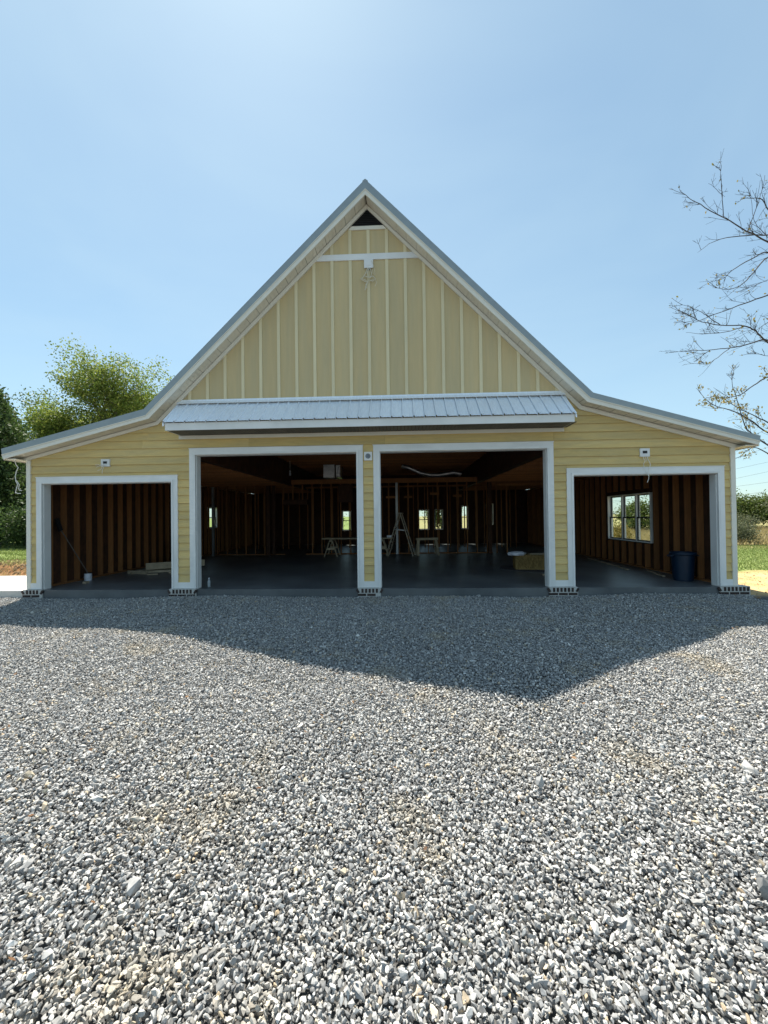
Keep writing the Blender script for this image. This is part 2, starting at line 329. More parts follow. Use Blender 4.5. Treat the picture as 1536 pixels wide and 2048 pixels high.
# lap siding: every board its own piece
EXP = .1778; z0s = .322
def board(xa, xb, zb, xa2=None, xb2=None, hgt=EXP):
    zt = zb+hgt+.012; xa2 = xa if xa2 is None else xa2; xb2 = xb if xb2 is None else xb2
    yb, yt = -.038, -.010
    vs = [(xa, yb, zb), (xb, yb, zb), (xb2, yt, zt), (xa2, yt, zt), (xa, -.001, zb), (xb, -.001, zb), (xb2, -.001, zt), (xa2, -.001, zt)]
    MB().add(vs, [(0, 1, 2, 3), (7, 6, 5, 4), (0, 4, 5, 1), (1, 5, 6, 2), (2, 6, 7, 3), (3, 7, 4, 0)]).build('siding_board', 'siding', WALL)
k = 0
while True:
    zb = z0s+k*EXP
    if zb > 4.32: break
    zt = zb+EXP
    segs = []; cur = -HW+.03
    for (a, c, h) in DOORS:
        oh = h+CW-.01
        if oh > zb+.02:
            segs.append((cur, a-CW+.012)); cur = c+CW-.012
    segs.append((cur, HW-.03))
    for (a, c, h) in DOORS:
        oh = h+CW+.0145
        if zb < oh < zt-.01 and oh > zb+.02-.0245: board(a-CW+.012, c+CW-.012, oh, hgt=zt-oh)
    for (a, c) in segs:
        # clip to the rake
        def lim(z):
            lx = -HW+.03; rx = HW-.03
            if z > FMID[0][1]:
                zz = z
                for (p, q) in ((0, 1), (1, 2)):
                    if FMID[p][1] <= zz <= FMID[q][1]: lx = FMID[p][0]+(FMID[q][0]-FMID[p][0])*(zz-FMID[p][1])/(FMID[q][1]-FMID[p][1])
                for (p, q) in ((4, 3), (3, 2)):
                    if FMID[p][1] <= zz <= FMID[q][1]: rx = FMID[p][0]+(FMID[q][0]-FMID[p][0])*(zz-FMID[p][1])/(FMID[q][1]-FMID[p][1])
            return lx, rx
        l0, r0 = lim(zb); l1, r1 = lim(zt)
        A0, C0, A1, C1 = max(a, l0), min(c, r0), max(a, l1), min(c, r1)
        if C0-A0 < .03: continue
        # butt joints on the long runs
        cuts = []
        if C0-A0 > 3.9:
            x = A0+rng.uniform(1.2, 3.5)
            while x < C0-.7: cuts.append(x); x += rng.choice((2.44, 3.05, 3.66))
        pts = [(A0, A1)] + [(x, x) for x in cuts if A1 < x < C1] + [(C0, C1)]
        for p, q in zip(pts, pts[1:]):
            e0 = .0012 if p is not pts[0] else 0; e1 = .0012 if q is not pts[-1] else 0
            board(p[0]+e0, q[0]-e1, zb, p[1]+e0, q[1]-e1)
    k += 1

# corner boards, skirt boards
for s in (-1, 1):
    b = MB(); b.box(*sorted((s*(HW-.085), s*(HW+.012))), -.052, -.002, TB, 3.12); b.build('corner_board', 'frieze', BLD)
for a, c in ((-HW+.085, -7.447-CW), (-4.429+CW, -3.885-CW), (-.25+CW, .25-CW), (3.885+CW, 4.429-CW), (7.447+CW, HW-.085)):
    b = MB(); b.box(a+.001, c-.001, -.050, -.002, TB, TB+.135); b.build('skirt_board', 'white', BLD)

# door frames
for i, (a, c, h) in enumerate(DOORS):
    fr = MB(); fr.box(a-.001, a+.016, -.01, .168, .176, h); fr.box(c-.016, c+.001, -.01, .168, .176, h); fr.box(a+.016, c-.016, -.01, .168, h-.016, h+.001)
    fo = fr.build('door_frame', 'white', BLD)
    for (x0, x1) in ((a-CW, a-.038), (c+.038, c+CW)):
        MB().box(x0, x1, -.053, -.003, TB, h+.038).build('casing_board', 'white', fo)
    MB().box(a-CW, c+CW, -.054, -.003, h+.0385, h+CW).build('casing_board', 'white', fo)
    for (x0, x1) in ((a-.037, a+.004), (c-.004, c+.037)):
        MB().box(x0, x1, -.068, -.003, TB, h-.004).build('stop_moulding', 'white', fo)
    MB().box(a-.037, c+.037, -.069, -.003, h-.004, h+.037).build('stop_moulding', 'white', fo)
    # slim shadow bead round the outer edge
    MB().box(a-CW-.012, c+CW+.012, -.062, -.002, h+CW+.0005, h+CW+.014).build('drip_cap', 'white', fo)

# gable panels and battens
GW = MB().prism([(-4.2, 4.36), (4.3, 4.36), (.041, 8.6)], -.006, -.0008).build('gable_wall', 'panel', BLD)
XB = -4.0055; SP = .4064
edges = [-4.43] + [XB+SP*i for i in range(21)] + [4.5]
for a, c in zip(edges, edges[1:]):
    za, zc = interp(FMID, a)+.0, interp(FMID, c)
    poly = [(a+.001, 4.37), (c-.001, 4.37)]
    if za < 4.40 and zc < 4.40: continue
    if a < .041 < c: poly += [(c-.001, zc), (.041, FMID[2][1]), (a+.001, za)]
    else: poly += [(c-.001, max(zc, 4.372)), (a+.001, max(za, 4.372))]
    MB().prism(poly, -.016, -.0065).build('gable_panel', 'panel', GW)
for i in range(21):
    x = XB+SP*i; h = .034; zl, zr = interp(FMID, x-h), interp(FMID, x+h)
    if min(zl, zr) < 4.42: continue
    spans = [(4.372, None)]
    if abs(x-.04) < 1.12: spans = [(4.372, 7.44), (7.575, None)]
    for lo, hi in spans:
        if hi is None:
            if abs(x-.04) < .43: zl2 = zr2 = 8.11
            else: zl2, zr2 = zl, zr
        else: zl2 = zr2 = hi
        MB().prism([(x-h, lo), (x+h, lo), (x+h, zr2), (x-h, zl2)], -.036, -.0165).build('batten', 'batten', GW)
MB().prism([(-1.125, 7.441), (1.20, 7.441), (1.06, 7.574), (-.985, 7.574)], -.042, -.017).build('collar_board', 'white', GW)
vt = MB().prism([(-.38, 8.112), (.465, 8.112), (.395, 8.192), (-.31, 8.192)], -.042, -.017).build('vent_sill', 'frieze', GW)
VB = MB().prism([(-.36, 8.17), (.44, 8.17), (.041, 8.575)], -.0185, -.0166).build('gable_vent', 'black', BLD)
for j in range(9):
    z = 8.205+j*.04; hw = (8.56-z)*.97
    if hw < .03: break
    MB().add([(.041-hw, -.034, z), (.041+hw, -.034, z), (.041+hw*.93, -.019, z+.03), (.041-hw*.93, -.019, z+.03), (.041-hw, -.034, z-.004), (.041+hw, -.034, z-.004), (.041+hw*.93, -.019, z+.026), (.041-hw*.93, -.019, z+.026)],
             [(0, 1, 2, 3), (7, 6, 5, 4), (0, 4, 5, 1), (1, 5, 6, 2), (2, 6, 7, 3), (3, 7, 4, 0)]).build('louvre', 'black', VB)

# roof
roof = MB()
DK = [(x, z+.06) for x, z in SOF]; TP = [(x, z-.012) for x, z in TOP]
for i in range(4): roof.prism([DK[i], DK[i+1], TP[i+1], TP[i]], -.285, 14.3)
ROOF = roof.build('roof', 'deck', BLD)
for i in range(4):
    (xa, za), (xb, zb) = TOP[i], TOP[i+1]; L = math.hypot(xb-xa, zb-za); nrm = Vector((-(zb-za)/L, 0, (xb-xa)/L))
    y = -.30; n = 0
    while y < 14.3:
        y1 = min(y+.914, 14.31); m_ = MB(); yy = [y]; prof = []
        nr = 4; st = (y1-y)/nr
        for r_ in range(nr):
            o = y+r_*st; prof += [(o, 0), (o+st*.30, 0), (o+st*.38, .019), (o+st*.52, .019), (o+st*.6, 0)]
        prof.append((y1, 0))
        vs = []
        for (px, pz) in ((xa, za), (xb, zb)):
            for (py, ph) in prof: vs.append((px+nrm.x*(ph-.008), py, pz+nrm.z*(ph-.008)))
        q = len(prof); m_.add(vs, [(j, q+j, q+j+1, j+1) for j in range(q-1)]); m_.build('roof_panel', 'galv', ROOF)
        y = y1
band('rake_trim', MET, [(x, z+.012) for x, z in TOP], -.332, -.302, 'rake', ROOF)
lipl = [(x, z-.022) for x, z in MET]
band('drip_lip', lipl, MET, -.341, -.318, 'vinyl', ROOF)
band('fascia', SOF, [(x, z-.0225) for x, z in MET], -.3315, -.302, 'frieze', ROOF)
band('frieze_board', FRZ, [(x, z) for x, z in SOF], -.058, -.0225, 'frieze', BLD)
MB().prism([(-.03, 8.955), (.03, 9.0), (.09, 8.955), (.03, 8.93)], -.335, 14.3).build('ridge_cap', 'rake', ROOF)
# soffit panels under the rake overhang, one by one, with a bead in each
for i in range(4):
    (xa, za), (xb, zb) = SOF[i], SOF[i+1]; L = math.hypot(xb-xa, zb-za); d = Vector((xb-xa, 0, zb-za))/L; nn = Vector((-d.z, 0, d.x))
    step = .305; s0 = 0
    while s0 < L-.02:
        s1 = min(s0+step, L); m_ = MB()
        prof = [(s0+.004, 0), (s0+(s1-s0)*.32, 0), (s0+(s1-s0)*.34, .006), (s0+(s1-s0)*.36, 0), (s0+(s1-s0)*.65, 0), (s0+(s1-s0)*.67, .006), (s0+(s1-s0)*.69, 0), (s1-.004, 0), (s1, .01)]
        vs = []
        for y in (-.302, -.003):
            for (t, h) in prof:
                p = Vector((xa, y, za))+d*t+nn*(h+.012); vs.append(tuple(p))
        q = len(prof); m_.add(vs, [(j, j+1, q+j+1, q+j) for j in range(q-1)]); m_.build('soffit_panel', 'vinyl', ROOF)
        s0 = s1
# eave returns
for s in (-1, 1):
    x0, x1 = sorted((s*(HW+.013), s*8.06)); zt = 3.118
    MB().box(x0, x1, -.301, 14.2, zt-.006, zt+.012).build('eave_soffit', 'vinyl', ROOF)
    xe = s*8.075; MB().box(min(xe, xe+s*.02), max(xe, xe+s*.02), -.30, 14.3, 3.10, 3.225).build('eave_fascia', 'frieze', ROOF)

# canopy over the two middle doors
CN = MB().box(-4.24, 4.24, -.565, -.023, 3.635, 3.652).build('canopy', 'deck', BLD)
MB().box(-4.25, 4.25, -.590, -.566, 3.618, 3.775).build('fascia_board', 'white', CN)
MB().box(-4.252, 4.252, -.056, -.0225, 3.535, 3.612).build('ledger_trim', 'frieze', CN)
for s in (-1, 1):
    m_ = MB(); x0, x1 = sorted((s*4.249, s*4.226))
    vs = [(x0, -.565, 3.62), (x0, -.024, 3.62), (x0, -.024, 4.315), (x0, -.565, 3.77), (x1, -.565, 3.62), (x1, -.024, 3.62), (x1, -.024, 4.315), (x1, -.565, 3.77)]
    m_.add(vs, [(0, 1, 2, 3), (7, 6, 5, 4), (0, 4, 5, 1), (1, 5, 6, 2), (2, 6, 7, 3), (3, 7, 4, 0)]); m_.build('end_board', 'white', CN)
    m_ = MB(); x0, x1 = sorted((s*4.26, s*4.285)); vs = [(x, y, z) for x in (x0, x1) for (y, z) in ((-.625, 3.755), (-.025, 4.345), (-.025, 4.29), (-.625, 3.70))]
    m_.add(vs, [(0, 1, 2, 3), (7, 6, 5, 4), (0, 4, 5, 1), (1, 5, 6, 2), (2, 6, 7, 3), (3, 7, 4, 0)]); m_.build('gable_trim', 'galv', CN)
x = -4.28
ca = Vector((0, -.022, 4.335)); cb = Vector((0, -.635, 3.785)); cd = (cb-ca).normalized(); cn = Vector((0, -(-cd.z), 0)); cn = Vector((1, 0, 0)).cross(cd); cn = -cn if cn.z < 0 else cn
while x < 4.279:
    x1 = min(x+.9144, 4.28); prof = []; o = x
    while o < x1-.01:
        for dx, h in ((0, 0), (.001, -.02), (.013, -.02), (.014, .028), (.034, .028), (.041, 0), (.098, 0), (.104, .004), (.116, .004), (.122, 0), (.160, 0), (.166, .004), (.178, .004), (.184, 0)):  # sunken slot beside each rib is added to give a dark shade line
            if o+dx < x1: prof.append((o+dx, h))
        o += .2286
    prof.append((x1, 0)); vs = []
    for e in (ca, cb):
        for (px, h) in prof: p = e+cn*h; vs.append((px, p.y, p.z))
    for e in (ca, cb):
        for (px, h) in prof: p = e+cn*(h-.004); vs.append((px, p.y, p.z))
    q = len(prof); fs = [(j, q+j, q+j+1, j+1) for j in range(q-1)] + [(q+j, 3*q+j, 3*q+j+1, q+j+1) for j in range(q-1)] + [(2*q+j, 2*q+j+1, 3*q+j+1, 3*q+j) for j in range(q-1)]
    pn = MB().add(vs, fs).build('metal_panel', 'galv', CN)
    sc_ = MB()
    for t in (.95,):
        o = x+.07
        while o < x1-.02:
            p = ca+(cb-ca)*t+cn*.004; sc_.box(o-.004, o+.004, p.y-.004, p.y+.004, p.z-.004, p.z+.004); o += .2286
    sc_.build('screws', 'steel', pn)
    x = x1
fl_ = MB(); vs = [(x, y, z) for x in (-4.27, 4.27) for (y, z) in ((-.024, 4.42), (-.040, 4.42), (-.046, 4.385), (-.120, 4.318), (-.117, 4.312), (-.030, 4.375))]
fl_.add(vs, [(0, 1, 7, 6), (1, 2, 8, 7), (2, 3, 9, 8), (3, 4, 10, 9), (4, 5, 11, 10), (5, 0, 6, 11), (5, 4, 3, 2, 1, 0), (6, 7, 8, 9, 10, 11)]); fl_.build('flashing', 'galv', CN)
x = -4.22
while x < 4.2:                       # vented soffit strips
    m_ = MB()
    for r_ in range(4): m_.box(x+.0762*r_+.004, x+.0762*(r_+1)-.006, -.562, -.044, 3.619, 3.628)
    m_.build('soffit_panel', 'dark_vent', CN); x += .3048

# brick feet under the piers
def brick_mesh(w, h, d):
    m_ = MB(); m_.box(-w/2, w/2, 0, d, 0, h); me = bpy.data.meshes.new('brick'); me.from_pydata(m_.v, [], m_.f); me.materials.append(M['brick']); return me
ROWL = brick_mesh(.047, .088, .19); STR = brick_mesh(.185, .05, .09); HALF = brick_mesh(.085, .05, .09)
for (a, c) in ((-7.86, -7.39), (-4.48, -3.85), (-.262, .262), (3.85, 4.48), (7.39, 8.03)):
    mo = MB().box(a+.012, c-.012, -.1075, .10 if a > -7.5 and c < 7.5 else .10, -.12, TB-.006).build('brick_foot', 'mortar', BLD)
    x = a+.035; i = 0
    while x < c-.02:
        sk = rng.uniform(-.06, .06); e = (x-(a+c)/2)/((c-a)/2)
        o = link('brick', ROWL, mo, (x, -.113+rng.uniform(-.003, .003), TB-.104), (0, (-.55 if e < -.72 else .55 if e > .72 and c < 7.5 else sk*.4), 0)); x += .078; i += 1
    x = a+.10
    for row in range(2):
        x = a+.1-(row % 2)*.06
        while x < c-.04:
            full = x+.1 < c+.01
            link('brick', STR if full else HALF, mo, (x if full else x-.05, -.111+rng.uniform(-.003, .003), TB-.104-.07*(row+1)), (0, rng.uniform(-.02, .02), 0)); x += .206

# fixtures on the facade
def squiggle(p, n, step, r, seed, bias=(0, 0, -.3)):
    q = random.Random(seed); pts = [Vector(p)]; d = Vector((q.uniform(-1, 1), -.2, q.uniform(-1, 0))).normalized()
    for _ in range(n):
        d = (d+Vector((q.uniform(-.9, .9), q.uniform(-.25, .25), q.uniform(-.9, .9)))*.8+Vector(bias)*.5).normalized(); pts.append(pts[-1]+d*step)
    for v in pts: v.y = min(v.y, p[1]+.0)
    return pts
def mount_block(cx, cz, w, h, label):
    m_ = MB(); m_.box(cx-w/2, cx+w/2, -.058, -.006, cz-h/2, cz+h/2); m_.box(cx-w/2+.03, cx+w/2-.03, -.0602, -.058, cz-h/2+.03, cz+h/2-.03)
    o = m_.build('light_mount', 'white', BLD); o['label'] = label; return o
jl = mount_block(-5.955, 3.035, .20, .165, 'white light mounting block with a bundle of short wires over the left side door')
MB().box(-6.0, -5.91, -.0625, -.0601, 3.015, 3.068).build('junction_hole', 'black', jl)
for sd_ in range(4): MB().tube(squiggle((-5.99+sd_*.015, -.066, 2.985), 7, .03, .004, 40+sd_, (-.3, 0, -.1)), .0045, 5).build('wire', 'wire', jl)
jr = mount_block(5.945, 3.047, .20, .175, 'white light mounting block with wires dangling in front of the right side door')
MB().box(5.895, 5.99, -.0625, -.0601, 3.025, 3.083).build('junction_hole', 'black', jr)
MB().tube([(5.90, -.066, 2.965), (5.905, -.075, 2.91), (5.93, -.08, 2.86), (5.89, -.09, 2.80), (5.90, -.10, 2.70), (5.935, -.10, 2.62), (5.975, -.1, 2.56), (5.99, -.1, 2.53)], .005, 5).build('wire', 'wire', jr)
MB().tube([(5.985, -.066, 2.965), (5.99, -.075, 2.90), (6.02, -.08, 2.84), (6.035, -.09, 2.78), (5.99, -.10, 2.68), (5.97, -.1, 2.61), (5.99, -.1, 2.54), (5.985, -.1, 2.48), (5.955, -.1, 2.40)], .006, 5).build('wire', 'wire', jr)
MB().tube([(5.94, -.066, 2.965), (5.955, -.07, 2.90), (5.95, -.08, 2.85)], .004, 5).build('wire', 'wire', jr)
cm = MB(); cm.box(-.087, .090, -.054, -.006, 2.985, 3.172); cmo = cm.build('socket_plate', 'white', BLD); cmo['label'] = 'square white plate with a round grey socket on the middle pier'
ds = MB(); n_ = 24; ds.add([(0+.055*math.cos(2*math.pi*j/n_), y, 3.078+.055*math.sin(2*math.pi*j/n_)) for y in (-.0545, -.066) for j in range(n_)], [tuple(range(n_, 2*n_)), *[(j, (j+1) % n_, n_+(j+1) % n_, n_+j) for j in range(n_)]]); dso = ds.build('socket_disc', 'greydisc', cmo)
ring = MB(); ring.tube([(.036*math.cos(2*math.pi*j/20), -.068, 3.078+.036*math.sin(2*math.pi*j/20)) for j in range(21)], .004, 5, False); ring.build('socket_ring', 'steel', dso)
gm = MB(); gm.box(-.036, .163, -.062, -.0365, 7.245, 7.44); gm.box(.01, .12, -.068, -.062, 7.29, 7.40); gmo = gm.build('light_mount', 'white', BLD); gmo['label'] = 'white mounting block with tangled wires high on the gable'
MB().box(.04, .11, -.06, -.0365, 7.20, 7.2449).build('conduit_stub', 'greydisc', gmo)
for pts_ in ([(.05, -.07, 7.24), (.0, -.075, 7.12), (-.05, -.08, 7.03), (-.12, -.08, 6.99), (-.02, -.085, 6.97), (.04, -.08, 6.91), (.0, -.08, 6.82), (-.02, -.075, 6.74)],
             [(.08, -.07, 7.24), (.03, -.08, 7.1), (.07, -.085, 7.02), (.16, -.085, 7.04), (.22, -.085, 6.97), (.15, -.085, 6.93), (.06, -.08, 6.96), (.0, -.08, 6.86), (.02, -.075, 6.78)],
             [(.1, -.07, 7.22), (.13, -.08, 7.1), (.1, -.085, 7.0), (.02, -.085, 7.03), (-.04, -.085, 7.06), (-.09, -.08, 6.97), (0, -.08, 6.92)]):
    MB().tube(pts_, .0085, 5).build('wire', 'old_wire', gmo)
MB().tube([(.13, -.066, 7.40), (.17, -.07, 7.3), (.20, -.08, 7.15), (.21, -.08, 7.06), (.16, -.08, 7.12), (.15, -.08, 7.2)], .005, 5).build('wire', 'old_wire', gmo)
MB().tube([(.10, -.066, 6.96), (.2, -.075, 6.98), (.24, -.075, 6.9), (.2, -.075, 6.82)], .005, 5).build('wire', 'old_wire', gmo)
# loose cable hanging from the left eave soffit
ec = MB().box(-8.0, -7.955, -.17, -.13, 3.096, 3.111).build('cable_outlet', 'white', BLD)
MB().tube([(-7.98, -.15, 3.10), (-7.96, -.15, 3.02), (-7.905, -.15, 2.95), (-7.95, -.15, 2.86), (-7.975, -.15, 2.75), (-7.96, -.15, 2.64), (-7.92, -.15, 2.57), (-7.955, -.15, 2.45), (-7.975, -.15, 2.38), (-7.91, -.15, 2.365), (-7.85, -.15, 2.365)], .0085, 6).build('cable', 'wire', ec)
MB().tube([(-7.955, -.14, 2.66), (-7.915, -.14, 2.60), (-7.89, -.14, 2.56), (-7.91, -.14, 2.47), (-7.885, -.14, 2.435), (-7.83, -.14, 2.432)], .0075, 6).build('cable', 'wire', ec)

# ------------------------------------------------------------------ side and end walls with windows, framing
def wall_x(name, x0, x1, y0, y1, z0, z1, holes, m):
    m_ = MB(); y = y0
    for (a, c, lo, hi) in sorted(holes):
        m_.box(x0, x1, y, a, z0, z1); m_.box(x0, x1, a, c, z0, lo); m_.box(x0, x1, a, c, hi, z1); y = c
    m_.box(x0, x1, y, y1, z0, z1); return m_.build(name, m, BLD)
TRI = (2.63, 4.95, .90, 2.33); LW = (8.35, 9.2, 1.3, 2.25); RW2 = (9.4, 10.6, .95, 2.3)
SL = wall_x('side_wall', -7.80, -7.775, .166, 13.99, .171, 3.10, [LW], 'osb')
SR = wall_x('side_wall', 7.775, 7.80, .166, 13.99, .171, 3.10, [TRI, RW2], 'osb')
BW = [(-2.62, -2.08, .95, 2.1), (1.7, 2.32, .95, 2.1), (2.62, 3.1, .95, 2.1), (4.1, 4.5, .97, 2.3), (5.5, 5.9, 1.2, 2.38)]
m_ = MB(); x = -7.774
for (a, c, lo, hi) in BW:
    m_.box(x, a, 13.97, 13.995, .171, 3.1); m_.box(a, c, 13.97, 13.995, .171, lo); m_.box(a, c, 13.97, 13.995, hi, 3.1); x = c
m_.box(x, 7.774, 13.97, 13.995, .171, 3.1); m_.prism([(-7.78, 3.1), (7.78, 3.1), (4.6, 4.08), (.03, 8.65), (-4.75, 3.94)], 13.97, 13.995)
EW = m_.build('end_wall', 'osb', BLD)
# studs (shared mesh), plates
def stud_mesh(dx, dy, h, m):
    t = MB().box(-dx/2, dx/2, -dy/2, dy/2, 0, h); me = bpy.data.meshes.new('stud'); me.from_pydata(t.v, [], t.f); me.materials.append(M[m]); return me
SX = stud_mesh(.135, .038, 2.86, 'stud'); SXlo = stud_mesh(.135, .038, .69, 'stud'); SXhi = stud_mesh(.135, .038, .70, 'stud')
for (wall, sx, holes) in ((SL, -1, [LW]), (SR, 1, [TRI, RW2])):
    y = .8445-.4064; n = 0
    while y < 13.8:
        hole = [h for h in holes if h[0]-.03 < y < h[1]+.03]
        if not hole: link('stud', SX, wall, (sx*7.7065, y, .209))
        else:
            lo, hi = hole[0][2], hole[0][3]
            link('stud', SXlo, wall, (sx*7.7065, y, .209)).scale = (1, 1, (lo-.209-.03)/.69)
            link('stud', SXhi, wall, (sx*7.7065, y, hi+.12)).scale = (1, 1, (3.07-hi-.12)/.70)
        y += .4064
    MB().box(*sorted((sx*7.774, sx*7.639)), .17, 13.9, .1705, .2085).build('sole_plate', 'stud', wall)
    MB().box(*sorted((sx*7.774, sx*7.639)), .17, 13.9, 3.0695, 3.10).build('top_plate', 'stud', wall)
# windows
def window(cx0, cx1, lo, hi, units, axis, plane, inward):
    """axis 'x': the wall is at x=plane and the window runs along y; axis 'y': the wall at y=plane, running along x."""
    def bx(m_, a, c, d0, d1, z0, z1):
        p0, p1 = sorted((plane+inward*d0, plane+inward*d1))
        if axis == 'x': m_.box(p0, p1, a, c, z0, z1)
        else: m_.box(a, c, p0, p1, z0, z1)
    fr = MB(); t = .03
    bx(fr, cx0, cx0+t, -.02, .145, lo, hi); bx(fr, cx1-t, cx1, -.02, .145, lo, hi); bx(fr, cx0+t, cx1-t, -.02, .145, lo, lo+t); bx(fr, cx0+t, cx1-t, -.02, .145, hi-t, hi)
    wo_ = fr.build('window', 'white', BLD)
    wd = (cx1-cx0-2*t)/units
    for u in range(units):
        a = cx0+t+wd*u; c = a+wd; mid = (lo+hi)/2
        if u: mm = MB(); bx(mm, a-.028, a+.028, -.018, .10, lo+t, hi-t); mm.build('mullion', 'white', wo_)
        a += .029 if u else .002; c -= .029 if u < units-1 else .002
        for (z0, z1, dd) in ((lo+t+.001, mid+.02, .05), (mid-.02, hi-t-.001, .015)):
            s_ = MB(); e = .034
            bx(s_, a, a+e, dd, dd+.03, z0, z1); bx(s_, c-e, c, dd, dd+.03, z0, z1); bx(s_, a+e, c-e, dd, dd+.03, z0, z0+e); bx(s_, a+e, c-e, dd, dd+.03, z1-e, z1)
            s_.build('sash', 'bronze', wo_)
            g_ = MB(); bx(g_, a+e-.004, c-e+.004, dd+.012, dd+.017, z0+e-.004, z1-e+.004); g_.build('pane', 'glass', wo_)
    return wo_
window(TRI[0], TRI[1], TRI[2], TRI[3], 3, 'x', 7.80, -1)['label'] = 'white triple double-hung window in the wall of the right bay'
window(RW2[0], RW2[1], RW2[2], RW2[3], 2, 'x', 7.80, -1); window(LW[0], LW[1], LW[2], LW[3], 1, 'x', -7.80, 1)
for (a, c, lo, hi) in BW: window(a, c, lo, hi, 2 if c-a > 1.0 else 1, 'y', 13.995, -1)

# stud partition across the back of the bays
PT = MB().box(-7.63, -4.2, 7.95, 8.09, 3.14, 3.33).box(-4.2, 4.5, 7.95, 8.09, 3.14, 3.33).box(4.5, 7.63, 7.95, 8.09, 2.95, 3.06).build('partition', 'stud', BLD)
SY = stud_mesh(.038, .089, 2.93, 'stud'); SYs = stud_mesh(.038, .089, .62, 'stud')
x = -7.5
while x < 4.6:
    if -4.25 < x < -3.25: link('stud', SYs, PT, (x, 8.02, 2.50))
    else: link('stud', SY, PT, (x, 8.02, .2085))
    x += .4064
MB().box(-7.63, -4.2, 7.95, 8.09, .1705, .208).build('sole_plate', 'stud', PT); MB().box(-3.3, 4.5, 7.95, 8.09, .1705, .208).build('sole_plate', 'stud', PT)
for i in range(34):  # second stud row, added to screen and dim the rear windows
    link('stud', SY, PT, (-7.2+i*.4064+(.13 if i % 3 else .0), 10.6, .2085))
MB().box(-7.6, 7.0, 10.55, 10.65, 3.14, 3.22).build('top_plate', 'stud', PT)
MB().box(-4.25, -3.22, 7.945, 8.095, 2.28, 2.495).build('door_header', 'osb', PT)
for (a, c, z) in ((-1.9, -1.3, 2.35), (1.95, 2.3, 2.62), (2.9, 3.25, 2.52), (.1, .5, 2.5), (.85, 1.2, 2.5)):
    MB().box(a, c, 7.97, 8.07, z, z+.09 if z > 2.4 else z+.75).build('blocking', 'stud' if z > 2.4 else 'osb', PT)
for (xa, ya, w_, m__) in ((-4.85, 7.86, .14, 'osb'), (-4.62, 7.86, .1, 'osb'), (4.37, 7.86, .15, 'osb'), (.55, 7.88, .09, 'steel'), (-7.1, 7.6, .09, 'steel'), (4.66, 7.9, .05, 'stud'), (5.1, 8.0, .05, 'stud')):
    MB().box(xa-w_/2, xa+w_/2, ya-w_/2, ya+w_/2, .1705, 3.139 if xa < 4.5 and xa > -7 else 3.05).build('post', m__, BLD)
# joists: wings low, middle high
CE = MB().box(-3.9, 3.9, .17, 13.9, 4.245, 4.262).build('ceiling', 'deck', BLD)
for s in (-1, 1):
    MB().box(*sorted((s*7.6, s*4.11)), .17, 13.9, 3.235, 3.247).build('ceiling_deck', 'osb', CE)
    MB().box(*sorted((s*3.90, s*4.09)), .17, 13.95, 3.12, 4.24).build('girder', 'osb', CE)
def joist_mesh(x0, x1, h):
    t = MB().box(x0, x1, -.019, .019, 0, h); me = bpy.data.meshes.new('joist'); me.from_pydata(t.v, [], t.f); me.materials.append(M['stud']); return me
JW = [joist_mesh(-7.6, -4.095, .14), joist_mesh(4.095, 7.6, .14)]; JC = joist_mesh(-3.895, 3.895, .235)
for i in range(33):
    y = .42+i*.4064
    for J in JW: link('joist', J, CE, (0, y, 3.092))
    if i < 33: link('joist', JC, CE, (0, y, 4.005))
# ducts over the partition
dk = MB().box(-2.6, -2.12, 8.35, 9.3, 3.44, 4.0).build('air_duct', 'foil', BLD); MB().box(-2.06, -1.98+.1, 8.4, 9.3, 3.46, 3.98).build('duct_sleeve', 'foil', dk)
fx = [(.8, 8.7, 3.92), (1.05, 8.6, 3.86), (1.3, 8.6, 3.74), (1.6, 8.6, 3.60), (1.95, 8.6, 3.52), (2.35, 8.6, 3.50), (2.7, 8.6, 3.55), (3.05, 8.6, 3.60), (3.35, 8.6, 3.52)]
pts = []; rad = []
for i in range(90):
    t = i/89*(len(fx)-1); j = min(int(t), len(fx)-2); pts.append(Vector(fx[j]).lerp(Vector(fx[j+1]), t-j)); rad.append(.085+(.012 if i % 2 else 0))
MB().tube(pts, rad, 12).build('flexible_duct', 'foil', BLD, smooth=True)
for (x, y) in ((-3.68, 7.0),):
    lb = MB().lathe([(.03, 3.62), (.035, 3.56), (.03, 3.54)], 14, x, y).build('lamp_holder', 'bag', BLD)
    MB().tube([(x, y, 3.62), (x, y, 4.0)], .006, 5).build('wire', 'wire', lb); MB().lathe([(.001, 3.40), (.03, 3.42), (.045, 3.46), (.03, 3.52), (.022, 3.54)], 14, x, y).build('bulb', 'bag', lb)

# ------------------------------------------------------------------ loose things inside
FZ = .1705
def prof_solid(m_, prof, n=32): return m_.lathe(prof, n)
t = empty('trash_can', (7.27, .80, FZ)); tag(t, 'blue round plastic trash can standing just inside the right bay', 'trash can')
MB().lathe([(.001, 0), (.19, 0), (.2, .02), (.235, .62), (.225, .62), (.185, .03), (.001, .03)], 36).build('body', 'navy', t, smooth=False)
MB().lathe([(.236, .60), (.262, .60), (.265, .64), (.25, .66), (.236, .655), (.228, .62)], 36).build('rim', 'navy', t, smooth=True)
for s in (-1, 1): MB().tube([(s*.255, -.07, .60), (s*.315, -.06, .575), (s*.33, 0, .565), (s*.315, .06, .575), (s*.255, .07, .60)], .013, 8).build('handle', 'navy', t)

